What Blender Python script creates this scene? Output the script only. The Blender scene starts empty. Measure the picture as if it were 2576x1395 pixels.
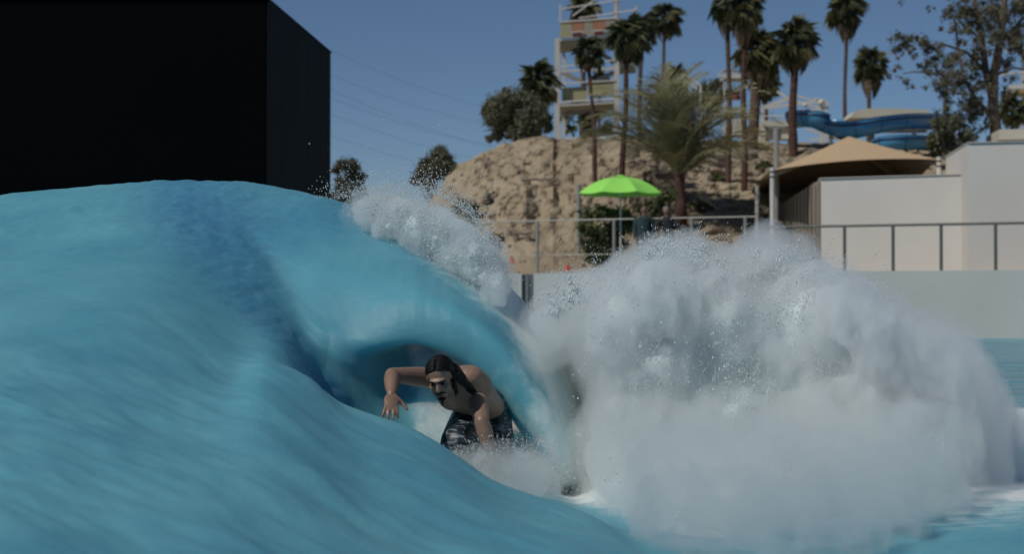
import bpy, math, random
import numpy as np
from mathutils import Vector, Matrix, Euler
random.seed(7)
rng = np.random.default_rng(7)
scene = bpy.context.scene

# ------------------------------------------------------------------ camera
CAMZ = 0.95
F = 4300.0                      # focal length in pixels of a 2576 wide frame
PITCH = math.atan((760 - 697.5) / F)
cam_d = bpy.data.cameras.new('camera')
cam_d.lens = F / 2576 * 36
cam_d.sensor_width = 36
cam_d.clip_start = 0.05
cam_d.clip_end = 4000
cam_d.dof.use_dof = True
cam_d.dof.focus_distance = 9.2
cam_d.dof.aperture_fstop = 3.2
cam = bpy.data.objects.new('camera', cam_d)
scene.collection.objects.link(cam)
cam.location = (0, 0, CAMZ)
cam.rotation_euler = (math.pi / 2 + PITCH, 0, 0)
scene.camera = cam

# ------------------------------------------------------------------ light
SUN = Vector((-0.58, -0.44, 0.76)).normalized()
world = bpy.data.worlds.new('World')
scene.world = world
world.use_nodes = True
wn = world.node_tree
wn.nodes.clear()
sky = wn.nodes.new('ShaderNodeTexSky')
sky.sky_type = 'NISHITA'
sky.sun_disc = False
sky.sun_elevation = math.asin(SUN.z)
sky.sun_rotation = math.atan2(SUN.x, SUN.y)
sky.air_density = 1.0
sky.dust_density = 0.0
sky.ozone_density = 5.0
sky.altitude = 2500
bg = wn.nodes.new('ShaderNodeBackground')
bg.inputs['Strength'].default_value = 0.084
wo = wn.nodes.new('ShaderNodeOutputWorld')
wn.links.new(sky.outputs[0], bg.inputs[0])
wn.links.new(bg.outputs[0], wo.inputs[0])
sun_d = bpy.data.lights.new('sun', 'SUN')
sun_d.energy = 4.1
sun_d.angle = math.radians(0.6)
sun_d.color = (1.0, 0.93, 0.84)
sun = bpy.data.objects.new('sun', sun_d)
scene.collection.objects.link(sun)
sun.rotation_euler = (-SUN).to_track_quat('-Z', 'Y').to_euler()
scene.view_settings.view_transform = 'Standard'
scene.view_settings.look = 'None'
scene.view_settings.exposure = -0.72
scene.view_settings.gamma = 1
scene.view_settings.use_curve_mapping = False
scene.cycles.use_denoising = True
scene.cycles.max_bounces = 10
scene.cycles.transparent_max_bounces = 8
scene.cycles.volume_bounces = 8
scene.cycles.diffuse_bounces = 5

# ------------------------------------------------------------------ helpers
CP, SP = math.cos(PITCH), math.sin(PITCH)


def P(u, v, Y):
    """pixel of the 2576 x 1395 frame at distance Y -> world point"""
    a = (u - 1288) / F
    b = -(v - 697.5) / F
    dy = CP - b * SP
    dz = SP + b * CP
    k = Y / dy
    return Vector((a * k, Y, CAMZ + dz * k))


def PZ(u, Y, z):
    return Vector(((u - 1288) / F * Y, Y, z))


def px(n, Y):
    return n / F * Y


def tag(o, label=None, cat=None, group=None, kind=None):
    if label: o['label'] = label
    if cat: o['category'] = cat
    if group: o['group'] = group
    if kind: o['kind'] = kind
    return o


def link(o, parent=None):
    scene.collection.objects.link(o)
    if parent is not None:
        o.parent = parent
    return o


def empty(name, loc, label, cat, group=None):
    o = bpy.data.objects.new(name, None)
    o.empty_display_size = 0.2
    o.location = loc
    link(o)
    return tag(o, label, cat, group)


def root_loc(o):
    v = Vector((0, 0, 0))
    while o is not None:
        v += o.location
        o = o.parent
    return v


def np_mesh(name, V, Fc, smooth=False):
    """V (n,3), Fc (m,k) all faces with k corners"""
    V = np.asarray(V, dtype=np.float32)
    Fc = np.asarray(Fc, dtype=np.int32)
    m = bpy.data.meshes.new(name)
    m.vertices.add(len(V))
    m.vertices.foreach_set('co', V.ravel())
    k = Fc.shape[1]
    m.loops.add(Fc.size)
    m.loops.foreach_set('vertex_index', Fc.ravel())
    m.polygons.add(len(Fc))
    m.polygons.foreach_set('loop_start', np.arange(0, Fc.size, k, dtype=np.int32))
    m.polygons.foreach_set('use_smooth', np.full(len(Fc), smooth, dtype=bool))
    m.update()
    m.validate()
    return m


class MB:
    def __init__(s):
        s.v = []; s.f = []

    def add(s, vs, fs):
        n = len(s.v)
        s.v += [Vector(q) for q in vs]
        s.f += [tuple(i + n for i in f) for f in fs]
        return s

    def box(s, c, size, rz=0.0, rot=None):
        c = Vector(c)
        hx, hy, hz = size[0] / 2, size[1] / 2, size[2] / 2
        R = rot if rot is not None else Matrix.Rotation(rz, 3, 'Z')
        vs = [c + R @ Vector((x * hx, y * hy, z * hz)) for x in (-1, 1) for y in (-1, 1) for z in (-1, 1)]
        return s.add(vs, [(0, 1, 3, 2), (4, 6, 7, 5), (0, 4, 5, 1), (2, 3, 7, 6), (0, 2, 6, 4), (1, 5, 7, 3)])

    def prism(s, foot, z0, z1):
        n = len(foot)
        vs = [Vector((x, y, z0)) for x, y in foot] + [Vector((x, y, z1)) for x, y in foot]
        fs = [(i, (i + 1) % n, (i + 1) % n + n, i + n) for i in range(n)]
        fs += [tuple(range(n))[::-1], tuple(range(n, 2 * n))]
        return s.add(vs, fs)

    def tube(s, pts, radii, n=8, caps=True, flat=1.0):
        pts = [Vector(p) for p in pts]
        if not isinstance(radii, (list, tuple)):
            radii = [radii] * len(pts)
        rings = []
        up = Vector((0, 0, 1))
        t0 = (pts[1] - pts[0]).normalized()
        if abs(t0.dot(up)) > 0.95:
            up = Vector((0, 1, 0))
        a = t0.cross(up).normalized()
        for i, p in enumerate(pts):
            t = (pts[min(i + 1, len(pts) - 1)] - pts[max(i - 1, 0)]).normalized()
            a = (a - t * a.dot(t)).normalized()
            b = t.cross(a)
            rings.append([p + (a * math.cos(2 * math.pi * k / n) + b * math.sin(2 * math.pi * k / n) * flat) * radii[i] for k in range(n)])
        base = len(s.v)
        for r in rings:
            s.v += r
        for i in range(len(pts) - 1):
            for k in range(n):
                s.f.append((base + i * n + k, base + i * n + (k + 1) % n, base + (i + 1) * n + (k + 1) % n, base + (i + 1) * n + k))
        if caps:
            s.f.append(tuple(base + k for k in range(n))[::-1])
            s.f.append(tuple(base + (len(pts) - 1) * n + k for k in range(n)))
        return s

    def beam(s, p0, p1, w, h=None):
        p0, p1 = Vector(p0), Vector(p1)
        h = h or w
        d = p1 - p0
        L = d.length
        q = d.to_track_quat('X', 'Z')
        return s.box((p0 + p1) / 2, (L, w, h), rot=q.to_matrix())

    def ball(s, c, r, nu=10, nv=7, rot=None):
        c = Vector(c)
        r = Vector(r) if not isinstance(r, (int, float)) else Vector((r, r, r))
        vs = []
        for j in range(nv + 1):
            th = math.pi * j / nv
            for i in range(nu):
                ph = 2 * math.pi * i / nu
                q = Vector((r.x * math.sin(th) * math.cos(ph), r.y * math.sin(th) * math.sin(ph), r.z * math.cos(th)))
                vs.append(c + (rot @ q if rot is not None else q))
        fs = [(j * nu + i, (j + 1) * nu + i, (j + 1) * nu + (i + 1) % nu, j * nu + (i + 1) % nu) for j in range(nv) for i in range(nu)]
        return s.add(vs, fs)

    def build(s, name, mat, parent=None, smooth=False):
        off = root_loc(parent) if parent is not None else Vector((0, 0, 0))
        m = bpy.data.meshes.new(name)
        m.from_pydata([tuple(q - off) for q in s.v], [], s.f)
        m.validate()
        if smooth:
            m.polygons.foreach_set('use_smooth', [True] * len(m.polygons))
        m.materials.append(mat)
        m.update()
        return link(bpy.data.objects.new(name, m), parent)


def evaluated(o):
    dg = bpy.context.evaluated_depsgraph_get()
    dg.update()
    e = o.evaluated_get(dg)
    return bpy.data.meshes.new_from_object(e)


def remeshed(mb, name, mat, parent, voxel, smooth=4, fac=0.5):
    """fuse overlapping closed shells to one continuous skin"""
    tmp = mb.build('shell', mat, parent)
    r = tmp.modifiers.new('r', 'REMESH'); r.mode = 'VOXEL'; r.voxel_size = voxel; r.use_smooth_shade = True
    if smooth:
        q = tmp.modifiers.new('s', 'SMOOTH'); q.factor = fac; q.iterations = smooth
    m = evaluated(tmp)
    bpy.data.objects.remove(tmp)
    m.name = name
    m.materials.clear(); m.materials.append(mat)
    m.polygons.foreach_set('use_smooth', [True] * len(m.polygons))
    o = bpy.data.objects.new(name, m)
    return link(o, parent)


# ---- noise
_perm = rng.permutation(256)
_perm = np.concatenate([_perm, _perm, _perm])
_g = rng.normal(size=(256, 3)); _g /= np.linalg.norm(_g, axis=1)[:, None]


def noise(x, y, z):
    x, y, z = np.broadcast_arrays(np.asarray(x, float), np.asarray(y, float), np.asarray(z, float))
    xi, yi, zi = np.floor(x).astype(int), np.floor(y).astype(int), np.floor(z).astype(int)
    xf, yf, zf = x - xi, y - yi, z - zi
    fu, fv, fw = [t * t * t * (t * (t * 6 - 15) + 10) for t in (xf, yf, zf)]
    out = 0
    for dx in (0, 1):
        for dy in (0, 1):
            for dz in (0, 1):
                h = _perm[(_perm[(_perm[(xi + dx) & 255] + yi + dy) & 255] + zi + dz) & 255]
                g = _g[h]
                d = g[..., 0] * (xf - dx) + g[..., 1] * (yf - dy) + g[..., 2] * (zf - dz)
                w = (fu if dx else 1 - fu) * (fv if dy else 1 - fv) * (fw if dz else 1 - fw)
                out = out + w * d
    return out


def fbm(x, y, z, o=4, gain=0.5):
    a, s, t = 1.0, 1.0, 0
    for i in range(o):
        t = t + a * noise(x * s + 7.3 * i, y * s + 3.1 * i, z * s + 1.7 * i)
        a *= gain; s *= 2.03
    return t


# ------------------------------------------------------------------ materials
def new_mat(name):
    m = bpy.data.materials.new(name)
    m.use_nodes = True
    nt = m.node_tree
    b = nt.nodes['Principled BSDF']
    return m, nt, b


def mat(name, col, rough=0.6, var=0.15, scale=3.0, bump=0.0, bscale=30.0, metal=0.0, col2=None, spec=0.5, stretch=None):
    m, nt, b = new_mat(name)
    tc = nt.nodes.new('ShaderNodeTexCoord')
    src = tc.outputs['Object']
    if stretch:
        mp = nt.nodes.new('ShaderNodeMapping')
        mp.inputs['Scale'].default_value = stretch
        nt.links.new(src, mp.inputs[0]); src = mp.outputs[0]
    n = nt.nodes.new('ShaderNodeTexNoise')
    n.inputs['Scale'].default_value = scale
    n.inputs['Detail'].default_value = 6
    nt.links.new(src, n.inputs['Vector'])
    cr = nt.nodes.new('ShaderNodeValToRGB')
    c2 = col2 or tuple(c * (1 - var) for c in col)
    cr.color_ramp.elements[0].position = 0.32
    cr.color_ramp.elements[0].color = (*c2, 1)
    cr.color_ramp.elements[1].position = 0.68
    cr.color_ramp.elements[1].color = (*col, 1)
    nt.links.new(n.outputs[0], cr.inputs[0])
    nt.links.new(cr.outputs[0], b.inputs['Base Color'])
    b.inputs['Roughness'].default_value = rough
    b.inputs['Metallic'].default_value = metal
    b.inputs['Specular IOR Level'].default_value = spec
    if bump:
        n2 = nt.nodes.new('ShaderNodeTexNoise')
        n2.inputs['Scale'].default_value = bscale
        n2.inputs['Detail'].default_value = 8
        nt.links.new(src, n2.inputs['Vector'])
        bp = nt.nodes.new('ShaderNodeBump')
        bp.inputs['Strength'].default_value = bump
        nt.links.new(n2.outputs[0], bp.inputs['Height'])
        nt.links.new(bp.outputs[0], b.inputs['Normal'])
    return m


M = {}
M['black'] = mat('black_cladding', (0.0015, 0.003, 0.004), 0.8, 0.4, 0.4, spec=0.03)
M['white_wall'] = mat('white_render', (0.60, 0.58, 0.535), 0.85, 0.06, 0.6, 0.12, 25)
M['pool_wall'] = mat('pool_wall_paint', (0.50, 0.53, 0.505), 0.7, 0.12, 0.5, 0.08, 12)
M['deck'] = mat('deck_concrete', (0.42, 0.40, 0.36), 0.85, 0.15, 0.8, 0.2, 20)
M['earth'] = mat('dry_earth', (0.30, 0.25, 0.18), 0.95, 0.3, 0.3, 0.4, 8)
M['steel_grey'] = mat('grey_rail_paint', (0.10, 0.11, 0.10), 0.5, 0.15, 4, spec=0.4)
M['steel_light'] = mat('galvanised_steel', (0.34, 0.34, 0.31), 0.5, 0.2, 4, metal=0.2)
M['white_steel'] = mat('white_painted_steel', (0.66, 0.65, 0.60), 0.5, 0.12, 2)
M['cream'] = mat('cream_plastic', (0.60, 0.58, 0.48), 0.5, 0.1, 1)
M['tower_col'] = mat('tower_steel', (0.55, 0.54, 0.49), 0.6, 0.15, 1.2)
M['olive_panel'] = mat('olive_panel', (0.36, 0.35, 0.20), 0.7, 0.12, 1)
M['grey_panel'] = mat('grey_panel', (0.34, 0.33, 0.26), 0.7, 0.15, 1)
M['orange_panel'] = mat('orange_panel', (0.38, 0.19, 0.11), 0.7, 0.12, 1)
M['dark_red'] = mat('dark_red_panel', (0.12, 0.03, 0.02), 0.7, 0.2, 1)
M['red_panel'] = mat('red_banner', (0.25, 0.06, 0.06), 0.7, 0.2, 1)
M['tan_fabric'] = mat('tan_shade_cloth', (0.60, 0.44, 0.26), 0.9, 0.06, 2, 0.1, 60, col2=(0.56, 0.41, 0.24))
M['green_fabric'] = mat('lime_fabric', (0.34, 0.85, 0.14), 0.85, 0.08, 3)
M['slide_blue'] = mat('blue_fibreglass', (0.075, 0.32, 0.60), 0.25, 0.15, 0.7)
M['slide_dark'] = mat('slide_joint_blue', (0.01, 0.03, 0.09), 0.4, 0.1, 1)
M['trunk'] = mat('palm_trunk_bark', (0.13, 0.085, 0.06), 0.95, 0.55, 1.2, 0.6, 10, stretch=(2, 2, 9))
M['trunk_red'] = mat('red_brown_palm_bark', (0.11, 0.055, 0.04), 0.95, 0.6, 1.2, 0.6, 10, stretch=(2, 2, 9))
M['bark'] = mat('bark', (0.16, 0.12, 0.09), 0.95, 0.4, 1.5, 0.5, 10, stretch=(3, 3, 1))
M['frond'] = mat('palm_leaf', (0.115, 0.140, 0.07), 0.5, 0.5, 1.0, col2=(0.05, 0.068, 0.038))
M['frond_pale'] = mat('pale_palm_leaf', (0.20, 0.20, 0.09), 0.7, 0.4, 1.0)
M['frond_dead'] = mat('dead_palm_leaf', (0.13, 0.10, 0.065), 0.9, 0.4, 1.0)
M['feather'] = mat('date_palm_leaf', (0.29, 0.275, 0.145), 0.8, 0.5, 1.5, col2=(0.12, 0.128, 0.065))
M['leaf'] = mat('olive_leaf', (0.165, 0.175, 0.10), 0.8, 0.5, 0.8, col2=(0.09, 0.098, 0.06))
M['leaf_bush'] = mat('bush_leaf', (0.13, 0.15, 0.06), 0.8, 0.5, 1.2, col2=(0.07, 0.085, 0.035))
M['leaf_euc'] = mat('eucalyptus_leaf', (0.16, 0.16, 0.105), 0.8, 0.45, 0.8, col2=(0.085, 0.088, 0.06))
M['leaf_grey'] = mat('grey_green_leaf', (0.13, 0.14, 0.10), 0.8, 0.4, 0.8)
M['rock'] = mat('grey_rock', (0.27, 0.23, 0.175), 0.95, 0.4, 1.5, 0.6, 5)
M['block'] = mat('grey_concrete_block', (0.26, 0.25, 0.22), 0.9, 0.2, 1.5, 0.2, 15)
M['cone'] = mat('red_plastic', (0.62, 0.09, 0.05), 0.5, 0.1, 5)
M['corrugated'] = mat('weathered_fence_panel', (0.33, 0.29, 0.23), 0.8, 0.3, 1.2, stretch=(1, 1, 0.15))
M['cable'] = mat('cable', (0.03, 0.03, 0.035), 0.6)
M['gate'] = mat('blue_grey_gate', (0.10, 0.13, 0.16), 0.6, 0.3, 2)
M['skin'] = mat('wet_skin', (0.27, 0.175, 0.125), 0.45, 0.18, 9)
M['skin_far'] = mat('skin', (0.28, 0.16, 0.10), 0.6, 0.1, 9)
M['hair'] = mat('wet_black_hair', (0.006, 0.007, 0.007), 0.55, 0.4, 40, 0.4, 60, spec=.25)
M['hair_dry'] = mat('black_hair', (0.008, 0.007, 0.006), 0.7, 0.3, 20)
M['eye'] = mat('eye', (0.02, 0.014, 0.012), 0.3, 0.1, 5)
M['lip_skin'] = mat('lip_skin', (0.16, 0.06, 0.05), 0.4, 0.1, 5)
M['shirt_teal'] = mat('dark_teal_cloth', (0.030, 0.055, 0.062), 0.9, 0.3, 4)
M['shirt_dark'] = mat('charcoal_cloth', (0.02, 0.022, 0.024), 0.9, 0.3, 4)
M['shirt_grey'] = mat('grey_cloth', (0.20, 0.19, 0.19), 0.9, 0.2, 4)
M['trouser'] = mat('navy_cloth', (0.02, 0.025, 0.035), 0.9, 0.3, 4)
M['board'] = mat('white_surfboard', (0.7, 0.7, 0.66), 0.3, 0.05, 3)


def foam_material():
    m, nt, b = new_mat('white_water')
    tc = nt.nodes.new('ShaderNodeTexCoord')
    n = nt.nodes.new('ShaderNodeTexNoise'); n.inputs['Scale'].default_value = 2.2; n.inputs['Detail'].default_value = 8
    nt.links.new(tc.outputs['Object'], n.inputs['Vector'])
    cr = nt.nodes.new('ShaderNodeValToRGB')
    cr.color_ramp.elements[0].position = 0.3; cr.color_ramp.elements[0].color = (0.74, 0.86, 0.88, 1)
    cr.color_ramp.elements[1].position = 0.7; cr.color_ramp.elements[1].color = (0.84, 0.92, 0.93, 1)
    nt.links.new(n.outputs[0], cr.inputs[0])
    nt.links.new(cr.outputs[0], b.inputs['Base Color'])
    b.inputs['Roughness'].default_value = 0.7
    b.inputs['Specular IOR Level'].default_value = 0.2
    n2 = nt.nodes.new('ShaderNodeTexNoise'); n2.inputs['Scale'].default_value = 30; n2.inputs['Detail'].default_value = 6
    nt.links.new(tc.outputs['Object'], n2.inputs['Vector'])
    bp = nt.nodes.new('ShaderNodeBump'); bp.inputs['Strength'].default_value = 0.25; bp.inputs['Distance'].default_value = 0.03
    nt.links.new(n2.outputs[0], bp.inputs['Height']); nt.links.new(bp.outputs[0], b.inputs['Normal'])
    tr = nt.nodes.new('ShaderNodeBsdfTranslucent'); tr.inputs[0].default_value = (0.75, 0.82, 0.83, 1)
    mx = nt.nodes.new('ShaderNodeMixShader'); mx.inputs[0].default_value = 0.3
    out = nt.nodes['Material Output']
    nt.links.new(b.outputs[0], mx.inputs[1]); nt.links.new(tr.outputs[0], mx.inputs[2])
    nt.links.new(mx.outputs[0], out.inputs[0])
    return m


def water_material(name, wave):
    m, nt, b = new_mat(name)
    L = nt.links.new
    tc = nt.nodes.new('ShaderNodeTexCoord')
    ge = nt.nodes.new('ShaderNodeNewGeometry')
    n = nt.nodes.new('ShaderNodeTexNoise'); n.inputs['Scale'].default_value = 1.3; n.inputs['Detail'].default_value = 5
    L(tc.outputs['Object'], n.inputs['Vector'])
    cr = nt.nodes.new('ShaderNodeValToRGB')
    cr.color_ramp.elements[0].position = 0.3; cr.color_ramp.elements[0].color = (0.078, 0.28, 0.375, 1)
    cr.color_ramp.elements[1].position = 0.7; cr.color_ramp.elements[1].color = (0.118, 0.365, 0.445, 1)
    L(n.outputs[0], cr.inputs[0])
    col = cr.outputs[0]
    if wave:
        at = nt.nodes.new('ShaderNodeAttribute'); at.attribute_name = 'reflection_tint'
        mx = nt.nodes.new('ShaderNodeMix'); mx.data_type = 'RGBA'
        L(at.outputs['Fac'], mx.inputs[0]); L(col, mx.inputs[6]); mx.inputs[7].default_value = (0.042, 0.165, 0.31, 1)  # dark sky and building reflection painted in as a bluer base colour
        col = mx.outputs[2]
    at2 = nt.nodes.new('ShaderNodeAttribute'); at2.attribute_name = 'foam'
    nf = nt.nodes.new('ShaderNodeTexNoise'); nf.inputs['Scale'].default_value = 9; nf.inputs['Detail'].default_value = 9; nf.inputs['Roughness'].default_value = 0.6
    L(tc.outputs['Object'], nf.inputs['Vector'])
    # foam coverage = smoothstep(noise + foam)
    ad = nt.nodes.new('ShaderNodeMath'); ad.operation = 'MULTIPLY_ADD'
    L(at2.outputs['Fac'], ad.inputs[0]); ad.inputs[1].default_value = 1.5; L(nf.outputs[0], ad.inputs[2])
    mr = nt.nodes.new('ShaderNodeMapRange'); mr.interpolation_type = 'SMOOTHSTEP'
    mr.inputs['From Min'].default_value = 0.62; mr.inputs['From Max'].default_value = 1.45
    L(ad.outputs[0], mr.inputs['Value'])
    mf = nt.nodes.new('ShaderNodeMix'); mf.data_type = 'RGBA'
    L(mr.outputs[0], mf.inputs[0]); L(col, mf.inputs[6]); mf.inputs[7].default_value = (0.60, 0.71, 0.73, 1)
    L(mf.outputs[2], b.inputs['Base Color'])
    ro = nt.nodes.new('ShaderNodeMapRange'); ro.inputs['To Min'].default_value = 0.50 if wave else 0.2; ro.inputs['To Max'].default_value = 0.7
    L(mr.outputs[0], ro.inputs['Value']); L(ro.outputs[0], b.inputs['Roughness'])
    b.inputs['IOR'].default_value = 1.33
    # ripples
    w1 = nt.nodes.new('ShaderNodeTexNoise'); w1.inputs['Scale'].default_value = 12.0 if wave else 1.6; w1.inputs['Detail'].default_value = 5
    mp = nt.nodes.new('ShaderNodeMapping'); mp.inputs['Scale'].default_value = (0.5, 1.0, 1.0) if wave else (0.35, 1, 1)
    L(tc.outputs['Object'], mp.inputs[0]); L(mp.outputs[0], w1.inputs['Vector'])
    bp = nt.nodes.new('ShaderNodeBump'); bp.inputs['Strength'].default_value = 0.22 if wave else 1.0; bp.inputs['Distance'].default_value = 0.03 if wave else 0.35
    L(w1.outputs[0], bp.inputs['Height']); L(bp.outputs[0], b.inputs['Normal'])
    if wave:
        b.inputs['Subsurface Weight'].default_value = 1.0
        b.inputs['Subsurface Radius'].default_value = (0.35, 0.9, 1.0)
        b.inputs['Subsurface Scale'].default_value = 0.35
    return m


def hill_material():
    m, nt, b = new_mat('sandy_soil')
    L = nt.links.new
    tc = nt.nodes.new('ShaderNodeTexCoord')
    n = nt.nodes.new('ShaderNodeTexNoise'); n.inputs['Scale'].default_value = 0.35; n.inputs['Detail'].default_value = 10; n.inputs['Roughness'].default_value = 0.65
    L(tc.outputs['Object'], n.inputs['Vector'])
    cr = nt.nodes.new('ShaderNodeValToRGB')
    cr.color_ramp.elements[0].position = 0.3; cr.color_ramp.elements[0].color = (0.24, 0.195, 0.135, 1)
    cr.color_ramp.elements[1].position = 0.6; cr.color_ramp.elements[1].color = (0.385, 0.32, 0.225, 1)
    L(n.outputs[0], cr.inputs[0])
    n3 = nt.nodes.new('ShaderNodeTexNoise'); n3.inputs['Scale'].default_value = 1.8; n3.inputs['Detail'].default_value = 6
    mp = nt.nodes.new('ShaderNodeMapping'); mp.inputs['Scale'].default_value = (0.5, 0.5, 2.2)
    L(tc.outputs['Object'], mp.inputs[0]); L(mp.outputs[0], n3.inputs['Vector'])
    cr3 = nt.nodes.new('ShaderNodeValToRGB')
    cr3.color_ramp.elements[0].position = 0.30; cr3.color_ramp.elements[0].color = (0.78, 0.75, 0.71, 1)
    cr3.color_ramp.elements[1].position = 0.42; cr3.color_ramp.elements[1].color = (1, 1, 1, 1)
    L(n3.outputs[0], cr3.inputs[0])
    mu = nt.nodes.new('ShaderNodeMix'); mu.data_type = 'RGBA'; mu.blend_type = 'MULTIPLY'; mu.inputs[0].default_value = 1
    L(cr.outputs[0], mu.inputs[6]); L(cr3.outputs[0], mu.inputs[7])
    L(mu.outputs[2], b.inputs['Base Color'])
    b.inputs['Roughness'].default_value = 0.95
    b.inputs['Specular IOR Level'].default_value = 0.1
    bp = nt.nodes.new('ShaderNodeBump'); bp.inputs['Strength'].default_value = 0.6; bp.inputs['Distance'].default_value = 0.15
    n2 = nt.nodes.new('ShaderNodeTexNoise'); n2.inputs['Scale'].default_value = 1.6; n2.inputs['Detail'].default_value = 10
    L(tc.outputs['Object'], n2.inputs['Vector'])
    L(n2.outputs[0], bp.inputs['Height']); L(bp.outputs[0], b.inputs['Normal'])
    return m


def shorts_material():
    m, nt, b = new_mat('patterned_board_shorts')
    L = nt.links.new
    tc = nt.nodes.new('ShaderNodeTexCoord')
    mp = nt.nodes.new('ShaderNodeMapping'); mp.inputs['Scale'].default_value = (9, 9, 34)
    L(tc.outputs['Object'], mp.inputs[0])
    n = nt.nodes.new('ShaderNodeTexNoise'); n.inputs['Scale'].default_value = 1.0; n.inputs['Detail'].default_value = 3; n.inputs['Distortion'].default_value = 1.6
    L(mp.outputs[0], n.inputs['Vector'])
    cr = nt.nodes.new('ShaderNodeValToRGB')
    cr.color_ramp.elements[0].position = 0.52; cr.color_ramp.elements[0].color = (0.008, 0.014, 0.022, 1)
    cr.color_ramp.elements[1].position = 0.64; cr.color_ramp.elements[1].color = (0.17, 0.23, 0.25, 1)
    L(n.outputs[0], cr.inputs[0]); L(cr.outputs[0], b.inputs['Base Color'])
    b.inputs['Roughness'].default_value = 0.5
    return m


M['foam'] = foam_material()
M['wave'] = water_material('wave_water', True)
M['pool'] = water_material('pool_water', False)
M['hill'] = hill_material()
M['shorts'] = shorts_material()

# ------------------------------------------------------------------ wave surface
K = 0.93   # depth scale of the station table
ST = [
 # rows 1..12 : (u, v, Y)
 [(-600,1700,3.2),(-560,1300,5),(-540,1050,7),(-530,960,8),(-525,880,9),(-520,800,9.8),(-515,740,10.6),(-510,690,11.3),(-505,650,12),(-500,610,12.8),(-500,575,14),(-500,620,15)],
 [(-100,1700,3.2),(-60,1250,5),(-30,1000,7),(-20,900,8),(-15,810,9),(-10,740,9.8),(-5,680,10.5),(0,625,11.2),(0,580,11.8),(0,540,12.4),(0,498,13.4),(0,540,14.5)],
 [(260,1700,3.2),(300,1290,5),(330,1030,7),(340,900,8.1),(345,800,9),(350,720,9.8),(350,650,10.5),(350,590,11.1),(350,550,11.6),(350,510,12.1),(350,470,12.9),(350,500,14)],
 [(480,1700,3.2),(520,1300,5),(570,965,8.0),(585,900,8.7),(592,835,9.4),(592,760,10.0),(588,690,10.5),(578,630,10.9),(568,580,11.25),(555,525,11.7),(545,463,12.5),(540,500,13.6)],
 [(620,1700,3.2),(670,1330,5),(665,930,8.2),(690,890,8.9),(705,855,9.5),(712,825,9.9),(714,790,10.2),(712,750,10.45),(706,700,10.7),(695,600,11.1),(685,480,12.2),(685,510,13.3)],
 [(760,1700,3.2),(790,1330,5.2),(770,950,8.5),(785,975,9.0),(797,965,9.6),(800,930,9.95),(800,890,10.1),(798,850,10.15),(793,800,10.25),(785,650,10.75),(815,508,11.7),(825,540,12.8)],
 [(900,1700,3.2),(920,1380,5.2),(870,1020,8.4),(890,1085,9),(908,1100,9.7),(910,1040,10.05),(908,970,10.17),(902,910,10.14),(896,855,10.12),(893,700,10.45),(940,548,11.5),(955,570,12.5)],
 [(980,1700,3.2),(1000,1400,5.2),(985,1062,8.2),(990,1130,8.9),(995,1150,9.75),(995,1090,10.12),(990,990,10.34),(983,895,10.32),(978,856,10.06),(985,715,10.28),(1028,590,11.3),(1046,610,12.3)],
 [(1060,1700,3.2),(1080,1420,5.2),(1090,1105,8.0),(1090,1180,8.7),(1085,1215,9.8),(1080,1150,10.1),(1075,990,10.3),(1067,868,10.35),(1065,862,10.05),(1080,740,10.15),(1110,632,11.2),(1130,650,12.2)],
 [(1200,1750,3.2),(1220,1450,5),(1270,1225,7.6),(1240,1290,8.3),(1225,1250,9.8),(1222,1190,10.1),(1220,1030,10.28),(1215,940,10.3),(1215,937,10.0),(1230,830,10.0),(1265,722,11),(1290,740,11.9)],
 [(1380,1800,3.2),(1430,1550,4.6),(1480,1300,6.9),(1400,1290,8),(1360,1240,9.8),(1345,1200,10.05),(1340,1150,10.2),(1335,1112,10.2),(1330,1110,9.95),(1345,970,9.95),(1375,860,10.7),(1400,880,11.5)],
 [(1560,1850,3.2),(1610,1600,4.4),(1655,1398,6.3),(1500,1300,8),(1450,1260,9.6),(1440,1240,10.3),(1438,1225,10.6),(1437,1215,10.5),(1435,1220,10),(1440,1110,10),(1455,1010,10.6),(1480,1030,11.3)],
]


def flat_station(us, Ys, zs):
    return [PZ(u, y * K, z) for u, y, z in zip(us, Ys, zs)]


YR = [3.2, 4.4, 6.4, 8.0, 9.0, 9.8, 10.4, 10.9, 11.3, 11.8, 12.4, 13.2]
stations = [[P(u, v, y * K) for (u, v, y) in s] for s in ST]
st0 = [Vector((-22, q.y, max(0.0, q.z * 0.45))) for q in stations[0]]
stm = [Vector((-8, q.y, q.z * 0.9)) for q in stations[0]]
stations = [st0, stm] + stations
stations.append(flat_station([1850, 1850, 1880, 1700, 1650, 1640, 1630, 1620, 1620, 1620, 1620, 1620], YR, [0.10, 0.08, 0.02, 0.0, 0.02, 0.05, 0.1, 0.15, 0.2, 0.2, 0.12, 0.03]))
stations.append(flat_station([2400] * 12, YR, [0.03, 0.02, 0.0, 0.01, 0.02, 0.03, 0.03, 0.02, 0.03, 0.0, 0.02, 0.0]))
stations.append([Vector((7, y * K, 0.0)) for y in YR])
stations.append([Vector((22, y * K, 0.0)) for y in YR])
full = []
for s in stations:
    xn = s[0].x
    full.append([Vector((xn * 3 if abs(xn) < 7 else xn, -8, 0.0)), Vector((xn * 1.2, 1.2, max(0.0, s[0].z - 0.25)))] + list(s) + [Vector((s[-1].x, 15.3, 0.0))])
C = np.array([[tuple(q) for q in s] for s in full])      # stations x rows x 3


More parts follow.
